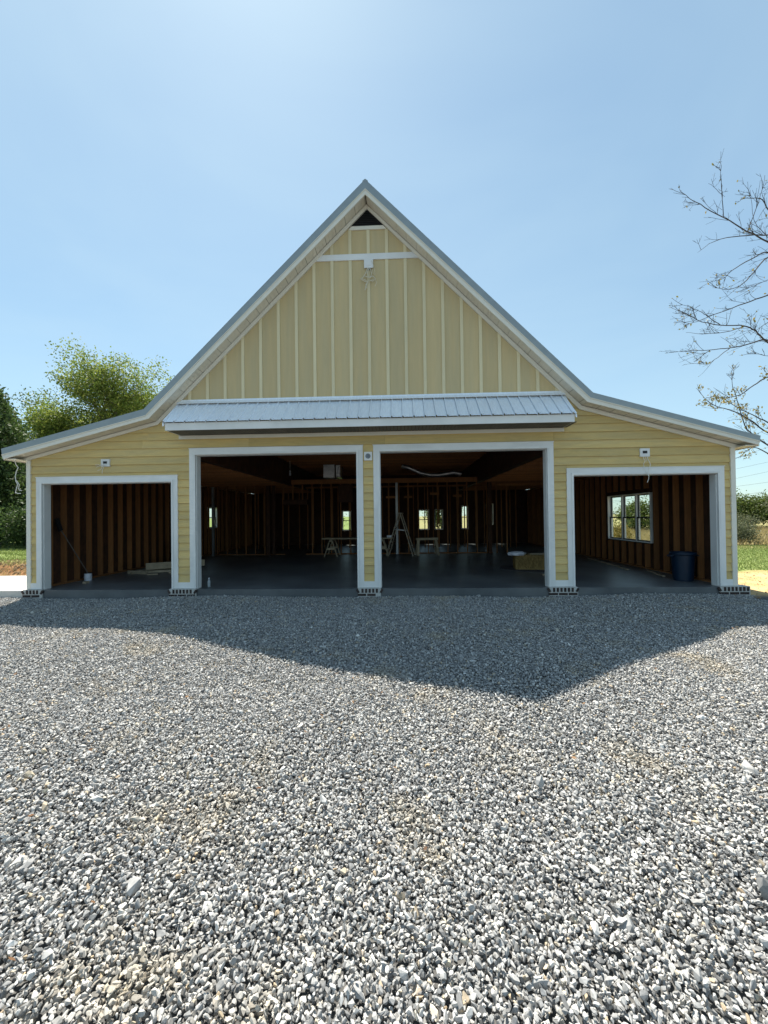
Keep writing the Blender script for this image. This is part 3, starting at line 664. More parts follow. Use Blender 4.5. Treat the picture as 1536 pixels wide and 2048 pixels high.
t = empty('drum', (-6.85, 4.7, FZ)); tag(t, 'dark blue drum standing deep inside the left bay', 'drum')
MB().lathe([(.001, 0), (.27, 0), (.285, .02), (.285, .27), (.295, .285), (.285, .30), (.285, .56), (.295, .575), (.285, .59), (.285, .83), (.27, .86), (.26, .845), (.001, .845)], 36).build('body', 'navy', t, smooth=True)
MB().lathe([(.001, .88), (.035, .88), (.035, .845)], 16, .14, .05).build('bung', 'bag', t)

t = empty('stepladder', (.70, 7.2, FZ), R(-14)); tag(t, 'open wooden stepladder standing in the middle of the garage', 'ladder')
for s in (-1, 1):
    MB().beam((-.54, s*.24, 0), (-.03, s*.15, 1.68), .03, .075, (0, 1, 0)).build('rail', 'alu', t)
    MB().beam((.54, s*.21, 0), (.03, s*.15, 1.66), .03, .045, (0, 1, 0)).build('rail', 'alu', t)
    MB().beam((-.2, s*.185, 1.05), (.2, s*.185, 1.0), .012, .025).build('spreader', 'steel', t)
for i in range(5):
    z = .28+i*.28; f_ = z/1.68; MB().box(-.54+.51*f_-.04, -.54+.51*f_+.05, -.235+.09*f_, .235-.09*f_, z-.012, z+.012).build('step', 'alu', t)
for i in range(3):
    z = .35+i*.45; f_ = z/1.66; MB().beam((.54-.51*f_, -.2+.06*f_, z), (.54-.51*f_, .2-.06*f_, z), .025, .03).build('brace', 'alu', t)
MB().box(-.09, .09, -.19, .19, 1.665, 1.71).build('top_cap', 'alu', t)

def sawhorse(x, y, rz, w_, label):
    t = empty('sawhorse', (x, y, FZ), R(rz)); tag(t, label, 'sawhorse', 'sawhorses at the back of the garage')
    MB().box(-w_/2, w_/2, -.045, .045, .60, .69).build('beam', 'lumber', t)
    for sx in (-1, 1):
        for sy in (-1, 1): MB().beam((sx*(w_/2-.1), sy*.05, .64), (sx*(w_/2-.04), sy*.26, 0), .035, .085, (1, 0, 0)).build('leg', 'lumber', t)
        MB().box(sx*(w_/2-.085)-.012, sx*(w_/2-.085)+.012, -.16, .16, .28, .36).build('brace', 'lumber', t)
sawhorse(-2.05, 7.25, 90, .9, 'sawhorse under the left end of the plank table at the back'); sawhorse(-.05, 7.3, 90, .9, 'sawhorse under the right end of the plank table at the back')
sawhorse(1.75, 7.35, 8, .9, 'free-standing sawhorse right of the stepladder')
t = empty('plank_table', (-1.0, 7.3, .8605)); tag(t, 'long table top of rough planks laid over two sawhorses', 'table')
for i in range(4): MB().box(-1.42+rng.uniform(-.05, .05), 1.36+rng.uniform(-.05, .05), -.40+.2*i, -.405+.2*(i+1), .001, .038).build('plank', 'lumber', t)
o = MB().box(-.1, .1, -.05, .05, 0, .09).build('lumber_offcut', 'bag', None, (.25, 7.1, .9005)); tag(o, 'pale offcut lying on the plank table beside the pier', 'offcut')

# lumber pile in the left bay
lg = 'boards in the low lumber pile of the left bay'
LB = [((-7.25, 2.55), (-6.55, 2.35), .02, .04, .09, 0), ((-7.1, 2.75), (-5.7, 3.6), .055, .09, .04, 0), ((-6.95, 2.6), (-6.0, 2.95), .03, .06, .06, 0), ((-6.72, 2.55), (-5.45, 3.5), .20, .05, .19, 0), ((-7.15, 2.45), (-7.0, 3.05), .02, .09, .04, 0), ((-6.0, 2.55), (-5.95, 3.1), .02, .09, .04, 0), ((-6.45, 2.2), (-6.2, 2.3), .02, .09, .04, 0)]
LBL = ['stubby light board end at the front left of the low lumber pile', 'long board lying lowest and deepest in the low lumber pile', 'pale narrow board along the front of the lumber pile', 'wide bluish grey board lying on top of the lumber pile', 'short cross block under the left end of the lumber pile', 'short cross block under the right end of the lumber pile', 'small loose offcut on the floor before the lumber pile']
for (p, q, z, w_, h_, _), lb in zip(LB, LBL):
    c = ((p[0]+q[0])/2, (p[1]+q[1])/2); d = (q[0]-p[0], q[1]-p[1])
    o = MB().beam((-d[0]/2, -d[1]/2, 0), (d[0]/2, d[1]/2, 0), w_, h_).build('lumber_board', 'lumber', None, (c[0], c[1], FZ+max(z, h_/2+.001))); tag(o, lb, 'board', lg)
t = empty('paint_can', (-7.45, 1.30, FZ)); tag(t, 'white paint can with a dark lid standing by the left bay wall', 'paint can')
MB().lathe([(.001, 0), (.082, 0), (.085, .01), (.085, .18), (.08, .19), (.001, .19)], 24).build('body', 'bag', t, smooth=False); MB().lathe([(.001, .20), (.07, .20), (.086, .205), (.088, .195), (.086, .188)], 24).build('lid', 'black', t)
MB().tube([(-.086, 0, .15), (-.09, -.05, .08), (0, -.1, .04), (.09, -.05, .08), (.086, 0, .15)], .003, 5).build('bail_handle', 'steel', t)
t = empty('broom', (-7.42, 1.25, FZ)); tag(t, 'long-handled broom leaning head-up against the left bay wall studs', 'broom')
MB().tube([(.02, .12, .01), (-.18, -.62, 1.35)], .012, 8).build('handle', 'bark', t); MB().beam((-.18, -.62, 1.32), (-.205, -.71, 1.62), .10, .04, (1, 0, 0)).build('head', 'black', t)
t = empty('plastic_bottle', (-3.72, .22, FZ)); tag(t, 'clear plastic bottle standing on the slab edge in the left middle bay', 'bottle')
MB().lathe([(.001, 0), (.034, .002), (.035, .02), (.033, .06), (.035, .09), (.035, .13), (.014, .175), (.013, .19)], 20).build('body', 'clear', t, smooth=True); MB().lathe([(.001, .215), (.015, .215), (.016, .19)], 14).build('cap', 'bag', t)
o = MB().box(-.04, .04, -.06, .06, 0, .05).build('wood_scrap', 'lumber', None, (-7.15, .85, FZ), ); tag(o, 'short wood scrap on the floor beside the paint can', 'scrap')
# straw bale corner
o = MB(); pts = [(x, y) for x, y in ((3.55, 2.95), (3.75, 2.7), (4.3, 2.3), (5.3, 2.05), (5.6, 3.6), (3.8, 3.7))]
o.add([(x, y, FZ+.002) for x, y in pts]+[(x, y, FZ+.012) for x, y in pts], [(6, 7, 8, 9, 10, 11)]+[(i, (i+1) % 6, 6+(i+1) % 6, 6+i) for i in range(6)]); o = o.build('ground_sheet', 'tarp'); tag(o, 'dark flat sheet on the floor under the straw bale', 'sheet')
t = empty('straw_bale', (4.55, 2.95, FZ+.013), R(-8)); tag(t, 'low straw-coloured bale at the right of the right middle bay', 'bale')
MB().box(-.55, .55, -.24, .24, 0, .40).build('core', 'straw', t)
v = []; f = []
for i in range(900):
    face = rng.choice((0, 0, 0, 1, 2)); L = rng.uniform(.08, .2); a = rng.uniform(-1, 1)
    if face == 0: p = Vector((rng.uniform(-.55, .55), -.245, rng.uniform(.03, .38))); d = Vector((math.sin(a*.9), -.15*rng.random(), math.cos(a*.9)))*L
    elif face == 1: p = Vector((rng.uniform(-.55, .55), rng.uniform(-.24, .24), .405)); d = Vector((math.sin(a*3), math.cos(a*3), .1))*L
    else: p = Vector((-.555, rng.uniform(-.24, .24), rng.uniform(.03, .38))); d = Vector((-.1, math.sin(a), math.cos(a)))*L
    k = len(v); w_ = Vector((.004, .003, 0)); v += [p-d/2-w_, p-d/2+w_, p+d/2+w_, p+d/2-w_]; f.append((k, k+1, k+2, k+3))
MB().add(v, f).build('straw_strands', 'straw', t)['kind'] = 'stuff'
o = MB().beam((-.38, 0, 0), (.45, .03, 0), .10, .035).build('bale_board', 'lumber', None, (4.75, 2.85, FZ+.445)); tag(o, 'short board lying on top of the straw bale', 'board')
bm_ = bmesh.new(); bmesh.ops.create_icosphere(bm_, subdivisions=3, radius=1)
for vv in bm_.verts:
    q = mnoise.noise(vv.co*1.7+Vector((3, 1, 8)))*.3; vv.co *= (1+q); vv.co = Vector((vv.co.x*.26, vv.co.y*.16, max(vv.co.z, -.55)*.075))
me = bpy.data.meshes.new('bag'); bm_.to_mesh(me); bm_.free(); me.materials.append(M['bag']); o = link('plastic_bag', me, None, (4.02, 2.82, FZ+.013+.445)); tag(o, 'crumpled white plastic bag on the left end of the straw bale', 'bag')
for i, (p, q, lb) in enumerate((((7.30, 5.6), (7.0, 2.6), 'long thin board on the floor under the triple window'), ((7.42, 2.4), (7.18, 1.35), 'shorter thin board on the floor behind the trash can'), ((4.35, 1.7), (4.75, 1.72), 'short pale stick on the floor at the left of the right bay'))):
    c = ((p[0]+q[0])/2, (p[1]+q[1])/2); d = (q[0]-p[0], q[1]-p[1]); o = MB().beam((-d[0]/2, -d[1]/2, 0), (d[0]/2, d[1]/2, 0), .06, .03).build('floor_board', 'lumber', None, (c[0], c[1], FZ+.016)); tag(o, lb, 'board')

# ------------------------------------------------------------------ gravel
def hull_stone(seed, flat):
    q = random.Random(seed); bm = bmesh.new()
    for _ in range(17):
        v = Vector((q.gauss(0, 1), q.gauss(0, 1), q.gauss(0, 1))).normalized()*q.uniform(.42, .56); bm.verts.new((v.x, v.y*q.uniform(.72, .82), v.z*flat))
    r_ = bmesh.ops.convex_hull(bm, input=bm.verts)
    bmesh.ops.delete(bm, geom=[e for e in set(r_['geom_interior']+r_['geom_unused']) if isinstance(e, bmesh.types.BMVert)], context='VERTS')
    me = bpy.data.meshes.new('stone'); bm.to_mesh(me); bm.free(); me.materials.append(M['stone']); return bpy.data.objects.new('stone', me)
stones = [hull_stone(100+i, (.55, .65, .75, .85)[i % 4]) for i in range(14)]
CX, CY = .696, -8.879
cell = .0198
gxs = np.arange(-13.0, 14.0, cell); gys = np.arange(-9.2, -.08, cell)
PX, PY = np.meshgrid(gxs, gys); PX = PX.ravel(); PY = PY.ravel()
PX = PX+nrng.uniform(-.5, .5, PX.size)*cell; PY = PY+nrng.uniform(-.5, .5, PY.size)*cell
dep = PY-CY
keep = (np.abs(PX-CX) < np.clip(dep, 0, 99)*1.0+1.7) & (PY < -.10)
edge_r = 8.3+.35*np.sin(PY*2.2)+.2*np.sin(PY*5.1)+np.clip(-PY-.9, 0, 9)*2.5          # ragged edge towards the dirt on the right
keep &= ~((PX > edge_r))
PX, PY = PX[keep], PY[keep]
sub = nrng.random(PX.size) < .75; n_top = PX.size
PX = np.concatenate([PX, PX[sub]+nrng.uniform(-.012, .012, sub.sum())]); PY = np.concatenate([PY, np.minimum(PY[sub]+nrng.uniform(-.012, .012, sub.sum()), -.1)]); N = PX.size
lowz = .020*np.sin(PX*1.3+.5*PY)+.016*np.sin(PY*2.1-.7*PX)+.006*np.sin(PX*3.7+PY*.4)*np.sin(PY*1.9+1)+.02*np.exp(-((PY+.35)/.3)**2)
sz = np.exp(nrng.normal(math.log(.0208), .27, N)); sz = np.clip(sz, .011, .062)
bigm = nrng.random(N) < .0012; sz[bigm] = nrng.uniform(.045, .07, bigm.sum())
PZ = -.012+lowz+nrng.uniform(-.020, .016, N)+(sz-.021)*.15
PZ[n_top:] -= .030; sz[n_top:] = np.maximum(sz[n_top:], .021)*1.1
spec_stones = [(1.585, -6.2, .09), (3.05, -6.02, .12), (1.98, -4.35, .075), (2.35, -6.95, .11), (2.72, -7.1, .13), (2.9, -6.65, .1), (-.6, -7.0, .09), (2.35, -.18, .10), (-1.75, -.22, .11), (1.35, -2.6, .09), (.2, -6.4, .08), (-2.1, -6.2, .08)]
for (x, y, s_) in spec_stones:
    PX = np.append(PX, x); PY = np.append(PY, y); PZ = np.append(PZ, .012); sz = np.append(sz, s_)
N = PX.size
gm_ = bpy.data.meshes.new('gravel'); gm_.vertices.add(N); gm_.vertices.foreach_set('co', np.stack([PX, PY, PZ], 1).astype(np.float32).ravel())
rot = np.stack([nrng.normal(0, .5, N), nrng.normal(0, .5, N), nrng.uniform(0, 6.283, N)], 1).astype(np.float32)
scl = (sz[:, None]*nrng.uniform(.75, 1.3, (N, 3))*np.array([1.12, .88, 1.0])).astype(np.float32)
a_ = gm_.attributes.new('rot', 'FLOAT_VECTOR', 'POINT'); a_.data.foreach_set('vector', rot.ravel())
a_ = gm_.attributes.new('scl', 'FLOAT_VECTOR', 'POINT'); a_.data.foreach_set('vector', scl.ravel())
a_ = gm_.attributes.new('pick', 'INT', 'POINT'); a_.data.foreach_set('value', nrng.integers(0, len(stones), N).astype(np.int32))
GR = link('gravel', gm_); kind(GR, 'stuff', 'loose crushed grey gravel covering the yard before the garage', 'gravel')
ng = bpy.data.node_groups.new('gravel_scatter', 'GeometryNodeTree')
ng.interface.new_socket('Geometry', in_out='INPUT', socket_type='NodeSocketGeometry'); ng.interface.new_socket('Geometry', in_out='OUTPUT', socket_type='NodeSocketGeometry')
gi = ng.nodes.new('NodeGroupInput'); go = ng.nodes.new('NodeGroupOutput'); ip = ng.nodes.new('GeometryNodeInstanceOnPoints'); jn = ng.nodes.new('GeometryNodeJoinGeometry')
for s_ in stones[::-1]:
    oi = ng.nodes.new('GeometryNodeObjectInfo'); oi.inputs['Object'].default_value = s_; oi.inputs['As Instance'].default_value = True; ng.links.new(oi.outputs['Geometry'], jn.inputs[0])
def named(nm, ty):
    k = ng.nodes.new('GeometryNodeInputNamedAttribute'); k.data_type = ty; k.inputs['Name'].default_value = nm; return k.outputs['Attribute']
ng.links.new(gi.outputs[0], ip.inputs['Points']); ng.links.new(jn.outputs[0], ip.inputs['Instance']); ip.inputs['Pick Instance'].default_value = True
ng.links.new(named('pick', 'INT'), ip.inputs['Instance Index']); ng.links.new(named('rot', 'FLOAT_VECTOR'), ip.inputs['Rotation']); ng.links.new(named('scl', 'FLOAT_VECTOR'), ip.inputs['Scale'])
ng.links.new(ip.outputs[0], go.inputs[0])
md = GR.modifiers.new('scatter', 'NODES'); md.node_group = ng
GR['n'] = int(N)

# ------------------------------------------------------------------ leaves, grass, trees
def leaf_cards(P, size, aspect=.55, droop=0., fold=True):
    P = np.asarray(P, float); n = len(P); size = np.broadcast_to(np.asarray(size, float), (n,))
    d = nrng.normal(size=(n, 3)); d[:, 2] -= droop; d /= np.linalg.norm(d, axis=1, keepdims=True)
    a = nrng.normal(size=(n, 3)); w_ = np.cross(d, a); w_ /= np.linalg.norm(w_, axis=1, keepdims=True)+1e-9
    h = size[:, None]/2
    V = np.stack([P-d*h, P+w_*h*aspect-d*h*.1, P+d*h, P-w_*h*aspect-d*h*.1], 1).reshape(-1, 3)
    return V, np.arange(4*n).reshape(n, 4)
def grow(base, height, spread, levels, q, trunk_r, lean=(0, 0), up=.35, first=.3, nb=(5, 4, 4), shrink=.62):
    """returns tube list and tip points"""
    tubes = []; tips = []
    def rec(p, d, L, r, lev):
        pts = [p.copy()]; n = 4; rr = [r]
        for i in range(n):
            d = (d+Vector((q.gauss(0, .14), q.gauss(0, .14), q.gauss(0, .08)+up*.12))).normalized(); p = p+d*L/n; pts.append(p.copy()); rr.append(r*(1-.55*(i+1)/n))
        tubes.append((pts, rr))
        if lev >= levels: tips.extend(pts[1:]); return
        for k in range(nb[min(lev, len(nb)-1)]):
            t = first+(1-first)*(k+q.random())/nb[min(lev, len(nb)-1)] if lev == 0 else q.uniform(.25, 1)
            j = min(int(t*n), n-1); o = pts[j].lerp(pts[j+1], t*n-j)
            ax = Vector((q.gauss(0, 1), q.gauss(0, 1), 0)).normalized(); nd = (d*(.55+.3*up)+ax*spread+Vector((0, 0, up*.5))).normalized()
            rec(o, nd, L*shrink*q.uniform(.75, 1.15), max(rr[j]*.55, .006), lev+1)
        tips.append(pts[-1])
    rec(Vector(base), Vector((lean[0], lean[1], 1)).normalized(), height*.62, trunk_r, 0)
    return tubes, tips
def tree(name, base, height, label, leafm, seed, nleaf=9000, leaf=.16, clump=.55, spread=.9, levels=3, trunk_r=.16, group=None, nb=(7, 5, 4), first=.3, up=.35, lean=(0, 0), cat='tree', squash=1., keep=None, shrink=.62):
    q = random.Random(seed); z = float(ground_z(base[0], base[1])); t = empty(name, (base[0], base[1], z)); tag(t, label, cat, group)
    tubes, tips = grow((0, 0, 0), height, spread, levels, q, trunk_r, lean, up, first, nb, shrink)
    mb = MB()
    for pts, rr in tubes: mb.tube(pts, rr, 5, False)
    mb.build('trunk', 'bark', t, smooth=True)
    T = np.array([tuple(p) for p in tips]); w_ = nrng.random(len(T))**2+.15; w_ /= w_.sum()
    I = nrng.choice(len(T), nleaf, p=w_); P = T[I]+nrng.normal(0, clump, (nleaf, 3))*np.array([1, 1, .75*squash])
    P[:, 2] = np.maximum(P[:, 2], .15)
    if keep is not None: P = P[keep(P)]
    V, F_ = leaf_cards(P, nrng.uniform(.7, 1.3, len(P))*leaf, droop=.3)
    big('crown', V, F_, leafm, t); return t
def conifer(base, height, radius, label, seed, n=16000, leaf=.22, group=None):
    q = np.random.default_rng(seed); z = float(ground_z(base[0], base[1])); t = empty('cedar_tree', (base[0], base[1], z)); tag(t, label, 'tree', group)
    MB().tube([(0, 0, 0), (.03, 0, height*.5), (0, 0, height*.97)], [.18, .1, .02], 7).build('trunk', 'bark', t)
    P = []; nbn = 240
    for i in range(nbn):
        h = (i+.5)/nbn; zz = height*(.04+.95*h); rmax = radius*(1-h)**.75*q.uniform(.7, 1.12)+.12; a = q.uniform(0, 6.283); m_ = n//nbn
        s_ = q.random(m_)**.6*rmax; sp_ = .10+.16*s_/max(rmax, .1)*min(rmax, 1.2)
        P.append(np.stack([np.cos(a)*s_+q.normal(0, 1, m_)*sp_, np.sin(a)*s_+q.normal(0, 1, m_)*sp_, zz+s_*.25+q.normal(0, 1, m_)*sp_*.8], 1))
    V, F_ = leaf_cards(np.concatenate(P), q.uniform(.6, 1.3, len(P)*(n//nbn))*leaf, .4, droop=-.4); big('crown', V, F_, 'leaf_dark', t); return t

# left: dark cedars beside the garage, light deciduous trees behind it
conifer((-20.2, 10.5), 8.3, 2.8, 'tall dark cedar at the left edge, its top highest', 3, 26000, group='dark cedars left of the garage')
conifer((-16.9, 11.2), 5.0, 2.2, 'lower dark cedar beside the left eave of the garage', 4, 22000, group='dark cedars left of the garage')
conifer((-22, 13.2), 8.0, 2.6, 'dark cedar behind the tall one at the far left', 5, 18000, group='dark cedars left of the garage')
for i, (x, y, h, lb) in enumerate(((-13.0, 8.6, 1.5, 'dark leafy bush on the grass nearest the left wall'), (-14.6, 9.0, 2.2, 'taller dark bush below the left cedars'), (-16.4, 8.9, 1.8, 'dark bush at the left edge above the sunlit grass'), (-18.4, 9.6, 2.4, 'dark bush farthest left below the cedars'))):
    tree('leafy_bush', (x, y), h, lb, 'leaf_dark', 60+i, 5000, .12, .32, 1.1, 2, .04, 'dark bushes left of the garage', (7, 5), .05, .2, cat='bush')
tree('deciduous_tree', (-21.8, 21.5), 11.2, 'tall airy light-green tree rising above the left roof wing', 'leaf_light', 21, 80000, .17, .36, 1.0, 3, .2, None, (15, 8, 6), .25, .5, shrink=.66)
tree('deciduous_tree', (-25.9, 21.0), 9.3, 'lower yellowish-green tree between the cedar and the tall light tree', 'leaf_light', 33, 60000, .17, .34, .95, 3, .17, None, (12, 7, 6), .2, .4)
tree('deciduous_tree', (-18.0, 22.5), 8.8, 'dark green tree low against the left roof kink', 'leaf_mid', 35, 20000, .17, .32, .8, 3, .15, None, (9, 6, 6), .3, .4)
tree('deciduous_tree', (-30.5, 26), 11.5, 'green tree at the far left behind the cedars', 'leaf_mid', 36, 10000, .22, .6, .8, 3, .16, None, (8, 5, 4), .25, .4)

# right: scrubby tree line beyond the field
TL = [(15.5, 34, 2.2, 'leaf_mid'), (19.5, 33, 2.3, 'leaf_olive'), (23.5, 31.5, 2.6, 'leaf_mid'), (27, 33, 3.1, 'leaf_mid'), (30, 30.5, 3.0, 'leaf_mid'), (33.2, 34, 3.4, 'leaf_mid'), (36.5, 33.5, 3.3, 'leaf_mid'), (39.5, 35, 3.5, 'leaf_mid'), (34.5, 26.5, 3.6, 'leaf_olive'), (45, 36, 4.6, 'leaf_mid'), (10.5, 33, 4.4, 'leaf_mid'), (5, 34, 4.8, 'leaf_mid'), (-1, 33, 4.4, 'leaf_mid'), (-7, 34, 4.6, 'leaf_mid')]
TLL = ['scrubby tree seen in the left panes of the triple window', 'grey-green tree second from left in the triple window', 'scrubby tree in the middle panes of the triple window', 'tallest scrubby tree in the right panes of the triple window', 'low tree just hidden by the right corner of the garage', 'green tree directly right of the garage corner board', 'green tree in the middle of the right tree line', 'far green tree at the right end of the tree line', 'big grey-green tree at the right photo edge', 'tree past the right edge of the view', 'tree seen through the rightmost rear window', 'tree seen through the middle rear windows', 'tree seen through the stud partition near the ladder', 'tree seen through the left rear window']
for i, ((x, y, h, lm), lb) in enumerate(zip(TL, TLL)):
    tree('scrub_tree', (x, y), h*1.08, lb, lm, 300+i, 7000, .2, .5, 1.0, 2, .09, 'scrubby tree line beyond the field', (9, 6), .08, .3, squash=.9)
for i, (x, y, h, lb) in enumerate(((19.6, 14.2, .9, 'small dry shrub at the right edge of the mown grass'), (18.0, 14.6, .75, 'low dry shrub in the field right behind the garage corner'), (22.0, 17.0, 1.1, 'pale weedy bush midway across the right field'), (14.5, 16.5, 1.0, 'weedy bush seen low in the triple window'), (27.5, 24.5, 1.4, 'olive bush before the far tree line'))):
    tree('field_shrub', (x, y), h*1.3, lb, 'leaf_dry' if i % 2 else 'leaf_olive', 400+i, 2200, .09, .22, 1.2, 2, .025, 'shrubs in the right field', (7, 5), .05, .4, cat='shrub')

def blades(P, h, w_, m, name, label, lean=.35):
    n = len(P); a = nrng.uniform(0, 6.283, n); dirx = np.stack([np.cos(a), np.sin(a), np.zeros(n)], 1); H = nrng.uniform(.5, 1.25, n)*h
    tip = P+np.stack([nrng.normal(0, lean, n)*H, nrng.normal(0, lean, n)*H, H], 1)
    V = np.stack([P-dirx*w_/2, P+dirx*w_/2, tip], 1).reshape(-1, 3); o = big(name, V, np.arange(3*n).reshape(n, 3), m); kind(o, 'stuff', label); return o
def scatter(n, x0, x1, y0, y1, cond=None):
    x = nrng.uniform(x0, x1, n); y = nrng.uniform(y0, y1, n)
    if cond is not None: k = cond(x, y); x, y = x[k], y[k]
    return np.stack([x, y, ground_z(x, y)-.01], 1)
wob = lambda x: .5*np.sin(x*1.1)+.25*np.sin(x*2.9)
blades(scatter(60000, 8.6, 24, 3.6, 14, lambda x, y: (y > 4.0+wob(x)*.5)), .075, .022, 'grass', 'mown_grass', 'short green mown grass right of the garage', .5)
blades(scatter(60000, 8.5, 46, 12.5, 36, lambda x, y: y > 13.2+wob(x)), .42, .03, 'dry_grass', 'field_grass', 'tall dry field grass beyond the mown strip', .4)
blades(scatter(34000, -24, -9.2, 3.3, 12, lambda x, y: y > 3.55+.25*wob(x)), .10, .022, 'grass', 'bank_grass', 'sunlit green grass on top of the left bank', .45)
blades(scatter(4500, -20, -9.0, 2.4, 3.7), .13, .02, 'dry_grass', 'bank_weeds', 'dry weeds along the foot of the left clay bank', .6)
blades(scatter(1500, 8.3, 13, -.6, 4.2), .05, .012, 'dry_grass', 'dirt_weeds', 'sparse dry stubble on the dirt drive', .7)
# clods on the bank and dirt
def clods(n, x0, x1, y0, y1, s0, s1, m, name, label):
    mb = MB()
    for i in range(n):
        x, y = rng.uniform(x0, x1), rng.uniform(y0, y1); s_ = rng.uniform(s0, s1); z = float(ground_z(x, y)); vs = []
        for (a, c, e) in ((1, 0, 0), (-1, 0, 0), (0, 1, 0), (0, -1, 0), (0, 0, 1)): vs.append((x+a*s_*rng.uniform(.6, 1.2), y+c*s_*rng.uniform(.6, 1.2), z-.01+e*s_*rng.uniform(.5, .9)))
        mb.add(vs, [(0, 2, 4), (2, 1, 4), (1, 3, 4), (3, 0, 4)])
    kind(mb.build(name, m), 'stuff', label)
clods(700, -19, -9.3, 2.5, 4.0, .03, .10, 'soil', 'bank_clods', 'brown clay clods on the cut face of the left bank')
clods(500, 8.2, 13, -.8, 4.0, .015, .05, 'soil', 'dirt_clods', 'small clods on the dirt drive right of the garage')

# leaf litter on the gravel
n = 260; x = nrng.uniform(-6, 7, n); y = nrng.uniform(-7.6, -.6, n); kx = np.abs(x-CX) < (y-CY)+.6
P = np.stack([x, y, np.full(n, .022)+nrng.uniform(0, .012, n)], 1)[kx]
d = nrng.normal(size=(len(P), 3)); d[:, 2] *= .25; d /= np.linalg.norm(d, axis=1, keepdims=True); w_ = np.cross(d, np.array([0, 0, 1])+nrng.normal(0, .35, (len(P), 3))); h = nrng.uniform(.012, .026, (len(P), 1))
V = np.stack([P-d*h, P+w_*h*.45, P+d*h, P-w_*h*.45], 1).reshape(-1, 3); kind(big('leaf_litter', V, np.arange(len(V)).reshape(-1, 4), 'litter'), 'stuff', 'few dead brown leaves scattered on the gravel')

# ------------------------------------------------------------------ bare tree on the right
LIMBS = [[[13.33,4.2,9.63],[12.29,4.1,10.16],[11.59,4.0,10.48],[10.8,3.9,10.86],[10.03,3.8,11.21],[9.59,3.7,11.38],[9.33,3.6,11.54]],[[10.68,3.75,10.75],[10.62,3.7,11.26],[10.55,3.65,11.83],[10.49,3.6,12.25]],[[11.51,3.9,10.41],[11.68,3.83,10.93],[11.81,3.77,11.41],[11.88,3.7,11.96]],[[13.51,4.4,9.11],[12.59,4.53,10.69],[12.37,4.67,11.28],[12.38,4.8,12.38]],[[13.71,4.6,9.55],[12.9,4.72,10.23],[12.36,4.84,10.08],[11.89,4.96,9.84],[11.66,5.08,9.61],[11.34,5.2,9.63]],[[13.15,4.0,10.29],[12.4,4.15,10.42],[11.61,4.3,10.53],[10.95,4.45,10.5],[10.51,4.6,10.24]],[[13.43,4.3,9.69],[12.43,4.2,9.79],[11.8,4.1,9.19],[11.33,4.0,8.77],[10.87,3.9,8.63],[10.42,3.8,8.64]],[[13.9,4.8,9.66],[13.06,5.0,9.48],[12.65,5.2,9.36],[12.32,5.4,9.31]],[[13.51,4.4,8.95],[12.45,4.32,8.62],[11.67,4.24,8.34],[10.84,4.16,8.04],[10.09,4.08,7.75],[9.62,4.0,7.6]],[[13.26,4.2,6.48],[12.18,4.06,7.0],[11.68,3.91,7.31],[11.26,3.77,7.41],[10.42,3.63,7.4],[9.66,3.49,7.51],[9.13,3.34,7.68],[8.7,3.2,7.78]],[[11.46,4.0,7.51],[10.96,4.13,7.4],[10.45,4.27,7.42],[9.95,4.4,7.54]],[[10.55,3.8,7.48],[10.08,3.67,7.7],[9.62,3.53,7.86],[9.1,3.4,7.96]],[[13.46,4.4,6.55],[12.58,4.5,7.26],[12.1,4.6,7.19],[11.55,4.7,7.12],[10.99,4.8,7.11],[10.34,4.9,7.14],[9.87,5.0,7.14]],[[11.55,4.7,7.12],[11.2,4.77,6.84],[10.93,4.83,6.66],[10.77,4.9,6.69]],[[10.99,4.8,7.11],[10.78,4.85,6.94],[10.54,4.9,6.76]],[[13.26,4.2,6.17],[12.29,4.14,5.98],[11.71,4.08,5.67],[11.28,4.02,5.38],[10.78,3.96,5.29],[10.29,3.9,5.33]],[[13.78,4.8,3.75],[12.75,4.7,4.27],[12.05,4.6,4.72],[11.43,4.5,5.0],[10.81,4.4,5.15],[10.4,4.3,5.4],[10.09,4.2,5.68]],[[13.57,4.6,3.23],[12.42,4.68,4.08],[12.02,4.76,4.59],[11.87,4.84,5.44],[11.78,4.92,5.97],[11.91,5.0,6.58]],[[13.4,4.4,4.01],[12.48,4.45,4.59],[12.05,4.5,4.86],[11.55,4.55,5.17],[11.13,4.6,5.55]],[[13.1,4.0,7.96],[12.22,3.93,7.64],[11.79,3.87,7.39],[11.43,3.8,7.14]],[[13.06,4.0,5.79],[12.42,3.93,6.4],[11.92,3.87,6.54],[11.42,3.8,6.61]],[[13.74,4.6,11.01],[12.96,4.67,11.43],[12.72,4.75,11.99],[12.39,4.83,12.15],[12.13,4.9,12.14]],[[13.94,5.0,2.45],[13.15,5.08,3.55],[12.66,5.15,3.91],[12.39,5.22,3.76],[12.28,5.3,3.6]]]
BT0 = Vector((14.3, 4.6, -.08)); bt = empty('bare_tree', BT0); tag(bt, 'nearly bare tree reaching thin grey branches in from the right', 'tree')
tr = MB(); tr.tube([(0, 0, 0), (.05, .05, 2.5), (-.1, 0, 5.5), (0, -.1, 8.5), (.1, 0, 11.5), (.15, 0, 13.2)], [.26, .21, .17, .12, .07, .02], 10); tr.build('trunk', 'bark', bt, smooth=True)
br = MB(); lv = []; q = random.Random(5); fruit = MB()
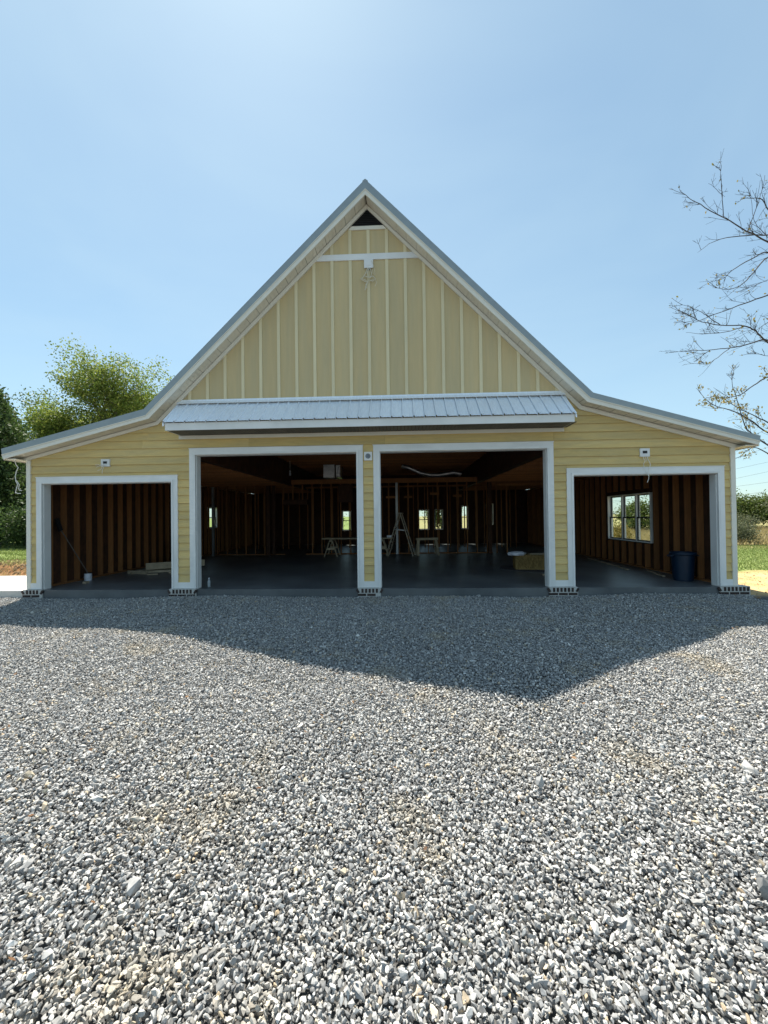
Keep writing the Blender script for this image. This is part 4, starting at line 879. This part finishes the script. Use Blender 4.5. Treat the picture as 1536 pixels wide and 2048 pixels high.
def twig(p, d, L, r, lev, leafy):
    pts = [p]; n = 5
    for i in range(n):
        d = (d+Vector((q.gauss(0, .09), q.gauss(0, .09), q.gauss(.03, .08)))).normalized(); pts.append(pts[-1]+d*L/n)
    br.tube(pts, [max(r*(1-.5*i/n), .0032) for i in range(n+1)], 4, False)
    if lev < 2:
        for k in range(q.randint(1, 3)):
            j = q.randint(1, n-1); nd = (d*.7+Vector((q.gauss(0, .6), q.gauss(0, .6), q.gauss(.1, .5)))).normalized(); twig(pts[j], nd, L*q.uniform(.35, .65), r*.62, lev+1, leafy)
    if leafy:
        for pnt in pts[1:]:
            if q.random() < leafy: lv.append(pnt+Vector((q.gauss(0, .05), q.gauss(0, .05), q.gauss(-.03, .05))))
    elif q.random() < .12: lv.append(pts[-1])
for li, L_ in enumerate(LIMBS):
    P = [Vector(p)-BT0 for p in L_]; main = P[0].x > -1.3 and len(P) > 4
    if main: P = [Vector((0, -.05, max(P[0].z-.55, 1.8)))] + P
    # smooth the limb
    S_ = []
    for i in range(len(P)-1):
        p0, p1, p2, p3 = P[max(i-1, 0)], P[i], P[i+1], P[min(i+2, len(P)-1)]
        for t_ in (0, .25, .5, .75):
            S_.append(.5*((2*p1)+(p2-p0)*t_+(2*p0-5*p1+4*p2-p3)*t_*t_+(3*p1-p0-3*p2+p3)*t_**3)+Vector((q.gauss(0, .005), q.gauss(0, .01), q.gauss(0, .005))))
    S_.append(P[-1]); n = len(S_); r0 = .03 if main else .009
    br.tube(S_, [r0*(1-i/(n-1))**1.1*.9+.0042 for i in range(n)], 5, False)
    leafy = .3 if L_[-1][2] < 6.3 else 0
    for k in range(int(n*(.62 if main else .5))):
        j = q.randint(n//4, n-2); d = (S_[j+1]-S_[j]).normalized(); nd = (d*.75+Vector((q.gauss(-.1, .45), q.gauss(0, .5), q.gauss(.08, .5)))).normalized()
        twig(S_[j], nd, q.uniform(.25, .85)*(1-.4*j/n), .0062, 0 if q.random() < .6 else 1, leafy)
br.build('branches', 'twig', bt)
P = np.array([tuple(v) for v in lv]); V, F_ = leaf_cards(P, nrng.uniform(.05, .12, len(P)), .5, droop=.8); big('leaves', V, F_, 'leaf_dry', bt)

# ------------------------------------------------------------------ power lines beyond the field
for i, (z0, z1) in enumerate(((11.85, 12.95), (9.86, 10.52), (8.06, 8.72), (6.54, 6.93), (4.74, 5.22))):
    a = Vector((64.3, 70, z0)); c = Vector((66.7, 66, z1)); d = c-a; pts = []
    for t_ in np.linspace(-17, 22, 40):
        p = a+Vector((d.x*t_, d.y*.0, 0)); pts.append((p.x, 70-.2*t_, z0+(z1-z0)*t_*.75+.004*t_*t_))
    o = MB().tube(pts, .026, 4).build('power_cable', 'cable'); tag(o, ['topmost', 'second', 'middle', 'fourth', 'lowest'][i]+' power cable crossing the sky right of the garage', 'cable', 'power cables over the right field')
